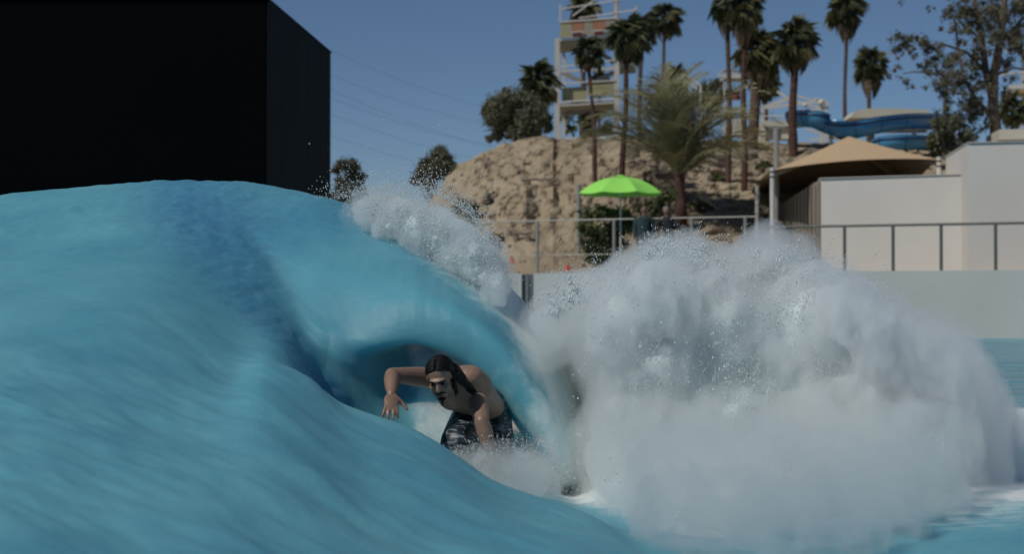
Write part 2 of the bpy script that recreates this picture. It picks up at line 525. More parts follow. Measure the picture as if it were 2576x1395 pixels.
def catmull(A, counts):
    """A (n, ..., 3) interpolated along axis 0 with counts[i] steps in segment i"""
    n = len(A)
    E = np.concatenate([2 * A[:1] - A[1:2], A, 2 * A[-1:] - A[-2:-1]])
    out = []; par = []
    for i in range(n - 1):
        p0, p1, p2, p3 = E[i], E[i + 1], E[i + 2], E[i + 3]
        # limit tangents so unequal steps do not overshoot
        d = np.linalg.norm(p2 - p1, axis=-1, keepdims=True)
        m1 = (p2 - p0) / 2; m2 = (p3 - p1) / 2
        l1 = np.linalg.norm(m1, axis=-1, keepdims=True) + 1e-9
        l2 = np.linalg.norm(m2, axis=-1, keepdims=True) + 1e-9
        m1 = m1 / l1 * np.minimum(l1, d * 1.1); m2 = m2 / l2 * np.minimum(l2, d * 1.1)
        for k in range(counts[i]):
            t = k / counts[i]
            h = (2 * t**3 - 3 * t**2 + 1) * p1 + (t**3 - 2 * t**2 + t) * m1 + (-2 * t**3 + 3 * t**2) * p2 + (t**3 - t**2) * m2
            out.append(h); par.append(i + t)
    out.append(A[-1]); par.append(n - 1)
    return np.array(out), np.array(par)


sc_ = [8, 14, 50, 60, 52, 44, 36, 36, 30, 34, 44, 48, 40, 30, 30, 20, 10]
rc_ = [6, 6, 60, 84, 30, 18, 20, 26, 22, 20, 44, 44, 14, 12]
S1, sp_ = catmull(C, sc_[:len(C) - 1])
S2, rp_ = catmull(np.swapaxes(S1, 0, 1), rc_[:C.shape[1] - 1])
G = np.swapaxes(S2, 0, 1)              # (ns, nr, 3)
# gentle smoothing of the station kinks
for _ in range(3):
    G[1:-1, 1:-1] = G[1:-1, 1:-1] * 0.5 + 0.125 * (G[:-2, 1:-1] + G[2:, 1:-1] + G[1:-1, :-2] + G[1:-1, 2:])
Wm = np.clip((3.9 - rp_[None, :]) / 0.7, 0, 1) * (rp_[None, :] > 0.5) * np.ones((len(sp_), 1))
Wl = np.clip((9.5 - rp_[None, :]) / 3.0, 0, 1) * np.clip((5.6 - sp_[:, None]) / 1.0, 0, 1) * (rp_[None, :] > 0.5)
Wm = np.maximum(Wm, Wl)[..., None]
for _ in range(220):
    G[1:-1] = G[1:-1] * (1 - .5 * Wm[1:-1]) + Wm[1:-1] * 0.25 * (G[:-2] + G[2:])
Wt = (np.clip((sp_[:, None] - 5.5), 0, 1) * np.clip((13.5 - sp_[:, None]), 0, 1) * np.clip((rp_[None, :] - 9.6) / .5, 0, 1))[..., None]
for _ in range(260):
    G[1:-1] = G[1:-1] * (1 - .5 * Wt[1:-1]) + Wt[1:-1] * 0.25 * (G[:-2] + G[2:])
for _ in range(90):
    G[:, 1:-1] = G[:, 1:-1] * (1 - .5 * Wm[:, 1:-1]) + Wm[:, 1:-1] * 0.25 * (G[:, :-2] + G[:, 2:])
ds = np.gradient(G, axis=0); dr = np.gradient(G, axis=1)
N = np.cross(ds, dr); N /= (np.linalg.norm(N, axis=-1, keepdims=True) + 1e-9)
SPp, RPp = np.meshgrid(sp_, rp_, indexing='ij')
X, Yw, Z = G[..., 0], G[..., 1], G[..., 2]
e = np.array(P(1480, 1300, 6.9 * K) - P(870, 1020, 8.4 * K)); e /= np.linalg.norm(e)
pe = G @ e
q_ = np.cross(e, [0, 0, 1.0]); q_ /= np.linalg.norm(q_)
pq = G @ q_
face = 1 / (1 + np.exp((RPp - 5.4) * 1.6))            # foreground shoulder
lipm = (1 / (1 + np.exp(-(RPp - 10.5) * 2))) * (1 / (1 + np.exp(-(SPp - 7.2) * 1.5)))
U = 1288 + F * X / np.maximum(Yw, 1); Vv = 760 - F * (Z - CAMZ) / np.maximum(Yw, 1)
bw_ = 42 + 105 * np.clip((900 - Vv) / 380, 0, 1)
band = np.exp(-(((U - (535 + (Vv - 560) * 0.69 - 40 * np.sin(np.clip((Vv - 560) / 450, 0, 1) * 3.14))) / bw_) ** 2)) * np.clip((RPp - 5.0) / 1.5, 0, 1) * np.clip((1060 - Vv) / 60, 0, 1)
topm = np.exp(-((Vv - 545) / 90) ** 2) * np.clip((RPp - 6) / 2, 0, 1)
h = 0.032 * fbm(pe * 0.8, pq * 2.4, Yw * 0.3, 3) * face
h += 0.019 * fbm(pe * 1.3, pq * 6.0, Yw * .5, 3) * face
h += 0.007 * fbm(pe * 3.2, pq * 16, Yw * .5, 3) * np.maximum(face, .35)
h += 0.012 * fbm(X * 1.3, Yw * 1.3, Z * 1.3, 2)
h += 0.016 * fbm(X * 8, Yw * 5, Z * 16, 3) * np.clip(band + topm * 0.6, 0, 1)
h += 0.045 * np.abs(fbm(X * 3.0, Yw * 1.0, Z * 1.0 + 4, 2)) * np.clip((SPp - 6.3), 0, 1) * np.clip((9.6 - SPp), 0, 1) * np.clip((RPp - 5.5), 0, 1) * np.clip((9.8 - RPp), 0, 1)
h += 0.010 * fbm(X * 7.0, Yw * 1.5, Z * 1.2, 3) * lipm
G2 = G + N * h[..., None]
ns, nr = G2.shape[:2]
ii, jj = np.meshgrid(np.arange(ns - 1), np.arange(nr - 1), indexing='ij')
a_ = (ii * nr + jj).ravel()
quads = np.stack([a_, a_ + nr, a_ + nr + 1, a_ + 1], axis=1)
wm = np_mesh('wave', G2.reshape(-1, 3), quads, True)
foam = np.zeros_like(RPp)
# spray laced over the throwing lip near its crest, and broken water where the curtain lands
foam += np.clip((SPp - 9.0) / 1.8, 0, 1) * np.clip((RPp - 11.1) / 1.0, 0, 1) * 0.85
foam += np.clip((SPp - 11.0) / 2.6, 0, 1) * np.clip((RPp - 6) / 2, 0, 1) * 0.8 * np.clip(15.0 - SPp, 0, 1)
foam += np.clip((SPp - 9.3 - .25 * noise(X * 6, 0, Z * 6)) / 0.5, 0, 1) * np.clip((9.7 - RPp) / .5, 0, 1) * np.clip((RPp - 5.4) / .8, 0, 1) * 0.42
cs = np.array([2.0, 9.6])
dist = np.sqrt(((X - 1.5) / 1.2) ** 2 + ((Yw - 9.2) / 1.5) ** 2)
foam += np.clip(1.7 - dist, 0, 1) * 0.55 * np.clip((SPp - 12.3) / 1.2, 0, 1)
foam = np.clip(foam, 0, 1)
reflection_tint = np.clip(band * (0.5 + .4 * np.clip((Vv - 700) / 250, 0, 1)) + 0.3 * topm * np.clip((U - 250) / 200, 0, 1), 0, 1)  # where the reflection along the fold and crest is painted into the colour
for nm, arr in (('foam', foam), ('reflection_tint', reflection_tint)):
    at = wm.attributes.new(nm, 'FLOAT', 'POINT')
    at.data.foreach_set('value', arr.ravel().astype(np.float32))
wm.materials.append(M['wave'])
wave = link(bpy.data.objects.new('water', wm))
tag(wave, kind='structure')

# ------------------------------------------------------------------ pool, walls, ground
DECK = 1.77
TH = math.atan(0.41)


def yw(x):
    return 46 - 0.41 * (x - 8.3)


def grid_sheet(name, x0, x1, y0f, y1f, nx, ny, zf, m):
    xs = np.linspace(x0, x1, nx)
    V = []
    for x in xs:
        for y in np.linspace(y0f(x), y1f(x), ny):
            V.append((x, y, zf(x, y)))
    a = np.array([[i * ny + j, (i + 1) * ny + j, (i + 1) * ny + j + 1, i * ny + j + 1] for i in range(nx - 1) for j in range(ny - 1)])
    me = np_mesh(name, V, a, True)
    me.materials.append(m)
    return link(bpy.data.objects.new(name, me))


rip = lambda x, y: -0.004
pw = grid_sheet('pool_water', -40, 40, lambda x: 15.2, lambda x: yw(x) + 0.3, 160, 120, lambda x, y: 0, M['pool'])
co = np.zeros(len(pw.data.vertices) * 3); pw.data.vertices.foreach_get('co', co); co = co.reshape(-1, 3)
co[:, 2] = -0.012 + 0.06 * fbm(co[:, 0] * 0.35, co[:, 1] * 0.9, 0, 3) * np.clip((co[:, 1] - 15.4) / 3, 0, 1)
pw.data.vertices.foreach_set('co', co.ravel().astype(np.float32))
fo = pw.data.attributes.new('foam', 'FLOAT', 'POINT')
fo.data.foreach_set('value', (np.clip(1 - np.hypot((co[:, 0] - 3) / 6, (co[:, 1] - 15) / 5), 0, 1) * 0.3).astype(np.float32))
tag(pw, kind='structure')

# ground: one sheet round the pool reaching the horizon
gx = [-3000, -40, 40, 3000]
gy0, gy1 = -1500, 3500
vs = [(-3000, gy0, DECK - .02), (3000, gy0, DECK - .02), (3000, gy1, DECK - .02), (-3000, gy1, DECK - .02),
      (-22, -8, DECK - .02), (22, -8, DECK - .02), (22, yw(22) + 0.4, DECK - .02), (-22, yw(-22) + 0.4, DECK - .02)]
MB().add(vs, [(0, 1, 5, 4), (1, 2, 6, 5), (2, 3, 7, 6), (3, 0, 4, 7)]).build('ground', M['earth'])
tag(bpy.data.objects['ground'], kind='structure')
# basin sides
b = MB()
b.prism([(-22.4, -8), (-22, -8), (-22, yw(-22)), (-22.4, yw(-22))], -1, DECK)
b.prism([(22, -8), (22.4, -8), (22.4, yw(22.4)), (22, yw(22))], -1, DECK)
b.prism([(-22.4, -8.4), (22.4, -8.4), (22.4, -8), (-22.4, -8)], -1, DECK)
o = b.build('pool_basin', M['pool_wall']); tag(o, kind='structure')


def wallseg(x0, x1, z0, z1, off=0.0, th=0.35):
    """footprint of a strip parallel to the pool edge"""
    return MB().prism([(x0, yw(x0) + off), (x1, yw(x1) + off), (x1 + 0.0, yw(x1) + off + th), (x0, yw(x0) + off + th)], z0, z1)


o = wallseg(0.62, 22.2, -1, DECK).build('pool_wall', M['pool_wall']); tag(o, 'pale grey pool wall under the deck railing', 'wall')
o = wallseg(-22.2, 0.28, -1, DECK, 0.05).build('pool_wall', M['pool_wall']); tag(o, 'pale pool wall left of the dark blue grey gate', 'wall')
gt = empty('pool_gate', (0.45, yw(0.45) + 0.1, 0), 'dark blue grey gate set in the pool wall behind the lip', 'gate')
MB().prism([(0.285, yw(0.285) + 0.15), (0.615, yw(0.615) + 0.15), (0.615, yw(0.615) + 0.22), (0.285, yw(0.285) + 0.22)], -1, DECK - 0.05).build('gate_leaf', M['gate'], gt)
MB().tube([(0.45, yw(0.45) + 0.12, -0.5), (0.45, yw(0.45) + 0.12, DECK - 0.1)], 0.025, 6).build('gate_post', M['steel_light'], gt)
o = MB().prism([(-22.2, yw(-22.2) + 0.42), (22.2, yw(22.2) + 0.42), (22.2, yw(22.2) + 9.5), (-22.2, yw(-22.2) + 9.5)], 1.6, DECK + 0.004).build('deck', M['deck']); tag(o, kind='structure')

# black building on the left
bb = empty('black_building', P(500, 760, 30), 'huge matt black windowless building at the upper left behind the wave', 'building')
zt = P(671, -4, 30).z
x0 = P(671, 0, 30).x; x1 = P(829, 0, 36.5).x
M['side_clad'] = mat('dark_teal_cladding', (0.0025, 0.008, 0.0105), 0.7, 0.5, 0.3, spec=0.1)
MB().prism([(-26, 30), (x0, 30), (x1 - .05, 36.5), (-26, 36.5)], -0.5, zt).build('wall', M['black'], bb)
npan = 5
for k in range(npan):
    a_ = Vector((x0, 30.0)).lerp(Vector((x1, 36.5)), k / npan); b_ = Vector((x0, 30.0)).lerp(Vector((x1, 36.5)), (k + .985) / npan)
    MB().prism([(a_.x - .02, a_.y), (a_.x + .03, a_.y), (b_.x + .03, b_.y), (b_.x - .02, b_.y)], -0.5, zt - .01).build('cladding_panel', M['side_clad'], bb)
MB().prism([(-26.05, 29.95), (x0 + 0.03, 29.95), (x1 + 0.05, 36.55), (-26.05, 36.55)], zt - 0.003, zt + 0.015).build('parapet', M['black'], bb)

# ------------------------------------------------------------------ white buildings
wb = empty('white_building', P(2200, 700, 50), 'long low white flat roofed building behind the railing', 'building')
n0 = P(2066, 450, 49); n1 = P(2460, 442, 47.2)
f0 = P(1955, 520, 63)
MB().prism([(n0.x, n0.y), (n1.x, n1.y), (n1.x + 2.2, n1.y + 8), (n0.x + 0.9, n0.y + 12)], DECK, n0.z).build('wall', M['white_wall'], wb)
MB().prism([(n0.x - 0.04, n0.y - 0.05), (n1.x, n1.y - 0.05), (n1.x, n1.y + 0.3), (n0.x - 0.04, n0.y + 0.3)], n0.z + 0.002, n0.z + 0.02).build('roof_edge', M['white_wall'], wb)
wc = empty('tall_white_building', P(2500, 700, 46.5), 'taller white block building at the right edge beside the tan shade sail', 'building')
c0 = P(2436, 360, 46.0); c1 = P(2379, 391, 50.5)
ft = [(c0.x, c0.y), (c0.x + 9, c0.y - 2.2), (c0.x + 11, c0.y + 5), (c1.x + 0.6, c1.y + 1.5), (c1.x, c1.y)]
MB().prism(ft, DECK, c0.z).build('wall', M['white_wall'], wc)
MB().prism([(c0.x - .03, c0.y - .05), (c0.x + 9, c0.y - 2.25), (c0.x + 9, c0.y - 1.9), (c0.x + 0.2, c0.y + 0.3), (c1.x + .3, c1.y), (c1.x - .03, c1.y)], c0.z + .002, c0.z + 0.02).build('roof_edge', M['white_wall'], wc)

# corrugated side fence : single slats
cf = empty('corrugated_fence', (n0.x, n0.y, DECK), 'weathered brown corrugated fence receding beside the white building', 'fence')
nslat = 26
p0 = Vector((n0.x - 0.06, n0.y + 0.15)); p1 = Vector((f0.x - 0.05, f0.y))
dd = (p1 - p0)
zf = n0.z - 0.05
for i in range(nslat):
    t0 = (i + 0.04) / nslat; t1 = (i + 0.9) / nslat
    a = p0 + dd * t0; c = p0 + dd * t1
    zz = zf - 0.03 * random.random()
    off = 0.05 if i % 2 else 0.0
    MB().prism([(a.x - off, a.y), (a.x - off + 0.05, a.y + 0.01), (c.x - off + 0.05, c.y), (c.x - off, c.y - .01)], DECK, zz).build('slat', M['corrugated'], cf)

# ------------------------------------------------------------------ railings
def railing(name, label, xs, z0, z1, off, mtop, rpost, rtop, x_from, x_to, rails=()):
    r = empty(name, (xs[0], yw(xs[0]) + off, z0), label, 'railing')
    MB().tube([(x_from, yw(x_from) + off, z1), (x_to, yw(x_to) + off, z1)], rtop, 8).build('handrail', mtop, r)
    for zz in rails:
        MB().tube([(x_from, yw(x_from) + off, zz), (x_to, yw(x_to) + off, zz)], rtop * 0.7, 6).build('rail', mtop, r)
    for x in xs:
        MB().tube([(x, yw(x) + off, z0), (x, yw(x) + off, z1)], rpost, 8).build('post', mtop, r)
    return r


def x_at(u, off=0.3):
    # x on the pool edge line (plus off) seen at column u
    k = (u - 1288) / F
    return k * (46 + 0.41 * 8.3 + off) / (1 + 0.41 * k)


zr = P(2300, 566, yw(x_at(2300)) + 0.3).z
railing('deck_railing', 'grey tubular railing on the pool deck before the white building', [x_at(u) for u in (2125, 2247, 2368, 2505, 2640, 2780)], DECK, zr, 0.3, M['steel_grey'], 0.045, 0.036, x_at(1935), x_at(2900))
x0_, x1_ = x_at(1192, 1), x_at(1900, 1)
zr2 = P(1560, 552, yw(x_at(1560)) + 1).z
railing('chain_fence_rail', 'thin pale pipe fence across the foot of the sandy hill', [x_at(u, 1) for u in (1200, 1352, 1545, 1740, 1875)], DECK, zr2, 1.0, M['steel_light'], 0.045, 0.02, x0_, x1_, (DECK + 0.55,))

# ------------------------------------------------------------------ hill
topc = [(600, 700, 66), (950, 640, 66), (1060, 560, 67), (1110, 480, 68), (1160, 418, 69), (1200, 397, 69), (1245, 384, 70), (1290, 370, 70), (1320, 356, 70), (1360, 350, 70), (1392, 353, 70), (1402, 364, 71), (1460, 362, 71), (1530, 362, 71), (1560, 352, 71), (1640, 352, 72), (1700, 352, 76), (1800, 362, 80), (1900, 372, 82), (2000, 372, 84), (2200, 372, 84), (2600, 372, 84), (3300, 372, 84)]
us = np.linspace(700, 3200, 330)
vt = np.interp(us, [t[0] for t in topc], [t[1] for t in topc])
Yc = np.interp(us, [t[0] for t in topc], [t[2] for t in topc])
nt_ = 170
Vh = []
for i, u in enumerate(us):
    crest = P(u, vt[i], Yc[i])
    yf = 54.5
    for j in range(nt_):
        t = j / (nt_ - 1)
        if t < 0.8:
            s = t / 0.8
            y = yf + (crest.y - yf) * s
            ff = math.sin(s * math.pi / 2) ** (0.9 if u < 1650 else 1.0)
            z = (DECK - 0.1) + (crest.z - DECK + 0.1) * ff
            x = crest.x * (0.80 + 0.20 * s) if u > 1288 else crest.x + 0
            if u > 1288: x = (u - 1288) / F * (yf + (crest.y - yf) * s) * 1.0
        else:
            s = (t - 0.8) / 0.2
            y = crest.y + 70 * s
            z = crest.z * (1 - s * 0.15)
            x = crest.x * (1 + s * 0.6)
        Vh.append((x, y, z))
Vh = np.array(Vh)
Hs = np.array([min(1, max(0, (v[2] - DECK) / 2.0)) for v in Vh])
tt = np.tile(np.arange(nt_) / (nt_ - 1), len(us))
fade = np.where(tt < 0.8, np.clip((0.8 - tt) / 0.1, 0.15, 1), 0.15)
uu = np.repeat(us, nt_)
n1_ = fbm(Vh[:, 0] * 0.35, Vh[:, 1] * 0.15, Vh[:, 2] * 0.35, 5, 0.55)
rg = 1 - np.abs(fbm(Vh[:, 0] * 0.55 + 0.25 * Vh[:, 2], Vh[:, 1] * 0.1, Vh[:, 2] * 0.25 + 5, 4)) * 2.2
side = np.clip((uu - 1690) / 80, 0, 1)
terr = side * 0.20 * np.sin(Vh[:, 2] * 19 + 5 * noise(Vh[:, 0] * 0.25, Vh[:, 2] * .5, 0)) * (0.5 + np.abs(noise(Vh[:, 0] * .8, Vh[:, 2] * 3, 1)) * 2)
ang = np.abs(fbm(Vh[:, 0] * .9 + .4 * Vh[:, 2], Vh[:, 1] * .3, Vh[:, 2] * 1.3 + 9, 3))
strat = (1 - side) * .10 * np.sin(Vh[:, 2] * 9 + Vh[:, 0] * .9 + 5 * noise(Vh[:, 0] * .5, Vh[:, 2] * .7, 2)) * np.clip(noise(Vh[:, 0] * .4, Vh[:, 2] * .6, 7) * 4, 0, 1)
disp = (strat - .32 * ang + n1_ * (1.1 - .8 * side) + (rg - 0.6) * 0.3 * (1 - side * .7) + 0.30 * fbm(Vh[:, 0] * 1.6, Vh[:, 1] * 0.8, Vh[:, 2] * 1.6, 4, 0.6)) * Hs * fade
Vh[:, 1] -= disp * 1.0 + terr * Hs
Vh[:, 2] += 0.25 * disp + 0.12 * fbm(Vh[:, 0] * 0.9, Vh[:, 1] * 0.4, 3, 3) * Hs
nu_ = len(us)
ii, jj = np.meshgrid(np.arange(nu_ - 1), np.arange(nt_ - 1), indexing='ij')
a_ = (ii * nt_ + jj).ravel()
hm = np_mesh('hill', Vh, np.stack([a_, a_ + nt_, a_ + nt_ + 1, a_ + 1], axis=1), False)
hm.materials.append(M['hill'])
hill = link(bpy.data.objects.new('hill', hm)); tag(hill, kind='structure')
from mathutils.bvhtree import BVHTree
bvh = BVHTree.FromPolygons([tuple(v) for v in Vh], [tuple(int(k) for k in p) for p in np.stack([a_, a_ + nt_, a_ + nt_ + 1, a_ + 1], axis=1)])


def hill_hit(u, v):
    d = (P(u, v, 10) - Vector((0, 0, CAMZ))).normalized()
    h_ = bvh.ray_cast(Vector((0, 0, CAMZ)), d)
    return h_[0]


def ground_z(x, y, default=DECK):
    h_ = bvh.ray_cast(Vector((x, y, 60)), Vector((0, 0, -1)))
    return h_[0].z if h_[0] else default


# loose stones lying on the slope, too many to count
rs_ = random.Random(11)
ms_ = MB()
for k in range(650):
    u = rs_.uniform(1130, 2250); v = rs_.uniform(365, 690)
    hp = hill_hit(u, v)
    if hp is None: continue
    q_r = rs_.uniform(.03, .11) * (1 if rs_.random() < .93 else 2.2)
    rm = Euler((rs_.uniform(0, 3), rs_.uniform(0, 3), rs_.uniform(0, 3))).to_matrix()
    ms_.ball(hp, (q_r, q_r * rs_.uniform(.5, .9), q_r * rs_.uniform(.4, .8)), 6, 4, rot=rm)
o = ms_.build('loose_stones', M['rock']); tag(o, 'small loose stones strewn over the sandy slope', 'stones', kind='stuff')

# stone benches on the slope
def bench(u, v, wpx, hpx, label):
    h0 = hill_hit(u, v + hpx * 0.6) or P(u, v + hpx, 60)
    Y = h0.y - 0.15
    w = px(wpx, Y); hh = px(hpx, Y)
    top = P(u, v, Y)
    r = empty('stone_bench', (top.x, Y, top.z - hh), label, 'bench', 'rough stone benches on the sandy slope')
    MB().tube([(top.x - w / 2, Y, top.z - 0.03), (top.x - w * .1, Y, top.z + 0.015), (top.x + w * .15, Y, top.z - .02), (top.x + w / 2, Y, top.z + 0.05)], 0.055, 6, flat=0.8).build('seat', M['rock'], r)
    for s in (-0.3, 0.36):
        MB().tube([(top.x + s * w, Y, top.z - 0.04), (top.x + s * w * 1.03, Y + .05, top.z - hh - 0.3)], [0.09, 0.13], 6).build('leg', M['rock'], r)


bench(1353, 452, 84, 30, 'wide rough stone bench high on the sandy slope')
bench(1247, 590, 40, 14, 'small low stone bench near the wave lip')
bench(1312, 588, 44, 16, 'small low stone bench left of the fence post')
for u, v, lab in ((1287, 655, 'small red cone beside the breaking wave lip'), (1427, 674, 'small red cone at the edge of the white splash')):
    c = empty('traffic_cone', P(u, v + 8, 50.5), lab, 'cone', 'small red cones on the pool deck')
    b0 = P(u, v + 8, 50.5); b0.z = max(b0.z, DECK + 0.004)
    c.location = b0
    MB().tube([b0 + Vector((0, 0, 0.03)), b0 + Vector((0, 0, 0.24))], [0.08, 0.02], 10).build('cone_body', M['cone'], c)
    MB().box(b0 + Vector((0, 0, 0.016)), (0.2, 0.2, 0.03)).build('base', M['cone'], c)

# rocks and block wall behind the umbrella
def rock(c, r, label, parent=None, seed=0):
    m_ = MB().ball(c, r, 14, 10)
    cc = Vector(c)
    for i, q in enumerate(m_.v):
        d = q - cc
        k = 1 + 0.45 * float(fbm(np.array(d.x * 2 + seed), np.array(d.y * 2), np.array(d.z * 2), 3))
        m_.v[i] = cc + d * k
    o = m_.build('boulder', M['rock'])
    o.location = Vector((0, 0, 0))
    tag(o, label, 'rock', 'dark boulders on the slope')
    return o


for k, (u, v, w, h_, lab) in enumerate(((1660, 385, 45, 16, 'dark boulder left of the feather palm base'), (1790, 408, 50, 22, 'dark flat boulder right of the feather palm base'), (1175, 545, 30, 40, 'dark boulder at the left foot of the sandy hill'), (1225, 505, 14, 22, 'tall narrow dark rock in the left slope'), (1850, 395, 60, 20, 'dark boulder below the white pavilion'))):
    hp = hill_hit(u, v) or P(u, v, 58)
    rock((hp.x, hp.y, hp.z), (px(w, hp.y), 0.5, px(h_, hp.y)), lab, None, k * 3)
bw = empty('block_wall', P(1690, 470, 60), 'grey concrete retaining wall behind the lime umbrella', 'wall')
MB().box(P(1680, 452, 61.2), (px(80, 60), 1.2, px(44, 60))).build('upper_slab', M['rock'], bw)
MB().box(P(1668, 505, 60.9), (px(60, 60), 1.0, px(58, 60))).build('footing', M['rock'], bw)
MB().beam(P(1642, 432, 60.5), P(1718, 430, 60.5), .08).build('coping', M['block'], bw)

# ------------------------------------------------------------------ umbrella
def umbrella():
    Y = 50.0
    cx = P(1561, 445, Y)
    r = empty('umbrella', (cx.x, Y, DECK), 'open lime green parasol at the foot of the sandy hill', 'umbrella')
    R = px(111, Y); zt_ = P(1561, 446, Y).z; zb = P(1561, 488, Y).z
    nseg = 8
    for k in range(nseg):
        m_ = MB()
        g = []
        for i in range(7):
            s = i / 6
            row = []
            for j in range(5):
                an = 2 * math.pi * (k + j / 4) / nseg + 0.3
                # straight hem between ribs
                an0 = 2 * math.pi * k / nseg + 0.3; an1 = 2 * math.pi * (k + 1) / nseg + 0.3
                q = Vector((math.cos(an0), math.sin(an0))) * (1 - j / 4) + Vector((math.cos(an1), math.sin(an1))) * (j / 4)
                rr = (0.08 + 0.92 * s) * R
                z = zb + (zt_ - zb) * (1 - s ** 2.0) * 1.0 - 0.04 * math.sin(math.pi * j / 4) * s
                row.append(Vector((cx.x + q.x * rr, Y + q.y * rr, z)))
            g.append(row)
        vs = [q for row in g for q in row]
        m_.add(vs, [(i * 5 + j, i * 5 + j + 1, (i + 1) * 5 + j + 1, (i + 1) * 5 + j) for i in range(6) for j in range(4)])
        o_ = m_.build('canopy_panel', M['green_fabric'], r, True)
        a0 = 2 * math.pi * k / nseg + 0.3
        MB().tube([(cx.x, Y, zt_ - 0.06), (cx.x + math.cos(a0) * R * .5, Y + math.sin(a0) * R * .5, zb + (zt_ - zb) * .75 - .03), (cx.x + math.cos(a0) * R * .97, Y + math.sin(a0) * R * .97, zb - .01)], 0.012, 5).build('rib', M['white_steel'], r)
    m_ = MB()
    m_.tube([(cx.x, Y, zt_ + 0.005), (cx.x, Y, zt_ + 0.06)], [R * 0.17, R * 0.05], 12)
    m_.build('vent_cap', M['green_fabric'], r)
    MB().tube([(cx.x, Y, DECK), (cx.x, Y, zt_)], 0.025, 8).build('pole', M['white_steel'], r)
    MB().tube([(cx.x, Y, DECK + .004), (cx.x, Y, DECK + 0.1)], [0.3, 0.25], 14).build('base', M['block'], r)


umbrella()


def post(name, u, v0, v1, Y, w, m, label, cat='post', group=None, cap=True):
    a = P(u, v0, Y); b_ = P(u, v1, Y)
    r = empty(name, (b_.x, Y, b_.z), label, cat, group)
    MB().tube([b_, a], px(w / 2, Y), 10).build('shaft', m, r)
    if cap:
        MB().tube([(a.x, Y, a.z + .002), (a.x, Y, a.z + 0.05)], px(w / 2, Y) * 1.15, 10).build('cap', m, r)
    return r


post('fence_post', 1456, 470, 640, 52, 11, M['steel_light'], 'beige post under the left tip of the lime umbrella')

# ------------------------------------------------------------------ shade sail
def sail():
    A = P(1944, 428, 50.5); B = P(2366, 402, 50.5); Cc = P(1880, 497, 66); D = P(2300, 470, 68); T = P(2135, 343, 58)
    r = empty('shade_sail', (P(2135, 600, 55).x, 55, DECK), 'large tan hip roofed shade sail over the deck, brown beneath', 'shade sail')

    def panel(p, q, name='sail_panel', sag=0.5):
        n = 14
        vs = []
        for i in range(n + 1):
            s = i / n
            for j in range(n + 1):
                t = j / n
                edge = p.lerp(q, t)
                # scalloped hem
                mid = (p + q) / 2
                edge = edge + Vector((0, 0, .14)) * (4 * t * (1 - t))
                w = T.lerp(edge, s)
                w.z -= 0.08 * math.sin(math.pi * s) * sag
                vs.append(w)
        return MB().add(vs, [(i * (n + 1) + j, i * (n + 1) + j + 1, (i + 1) * (n + 1) + j + 1, (i + 1) * (n + 1) + j) for i in range(n) for j in range(n)]).build(name, M['tan_fabric'], r, True)
    panel(A, B); panel(B, D); panel(D, Cc); panel(Cc, A)
    for q in (A, B, Cc, D):
        MB().beam(T + Vector((0, 0, -0.35)), q + Vector((0, 0, -0.16)), 0.07).build('rafter', M['steel_light'], r)
    for (u, v0, v1, Y, w) in ((1943, 422, 640, 50.5, 12), (2362, 395, 560, 50.5, 12), (1876, 498, 640, 66, 10), (2300, 468, 640, 68, 10)):
        a = P(u, v0, Y); b_ = P(u, v1, Y); b_.z = DECK
        MB().tube([b_, a], px(w / 2, Y), 10).build('mast', M['white_steel'], r)
        for hh in (0.25, 0.5):
            MB().tube([(a.x, Y, a.z - hh * 0.6), (a.x, Y, a.z - hh * 0.6 + 0.05)], px(w / 2, Y) * 1.2, 10).build('collar', M['steel_grey'], r)


sail()
post('deck_post', 1905, 470, 620, 58, 11, M['white_steel'], 'short white post between two sail masts beside the corrugated fence')
lp = post('lamp_post', 1953, 327, 560, 56, 14, M['steel_light'], 'tall grey lamp post rising behind the tan sail corner', 'lamp post')
a = P(1953, 322, 56)
for s in (-1, 1):
    MB().beam(a, a + Vector((s * px(24, 56), 0, 0.03)), 0.03).build('arm', M['steel_light'], lp)
    MB().box(a + Vector((s * px(26, 56), 0, 0.03)), (0.12, 0.10, 0.05)).build('lamp_head', M['steel_grey'], lp)

# ------------------------------------------------------------------ slide tower
TW = 85.0


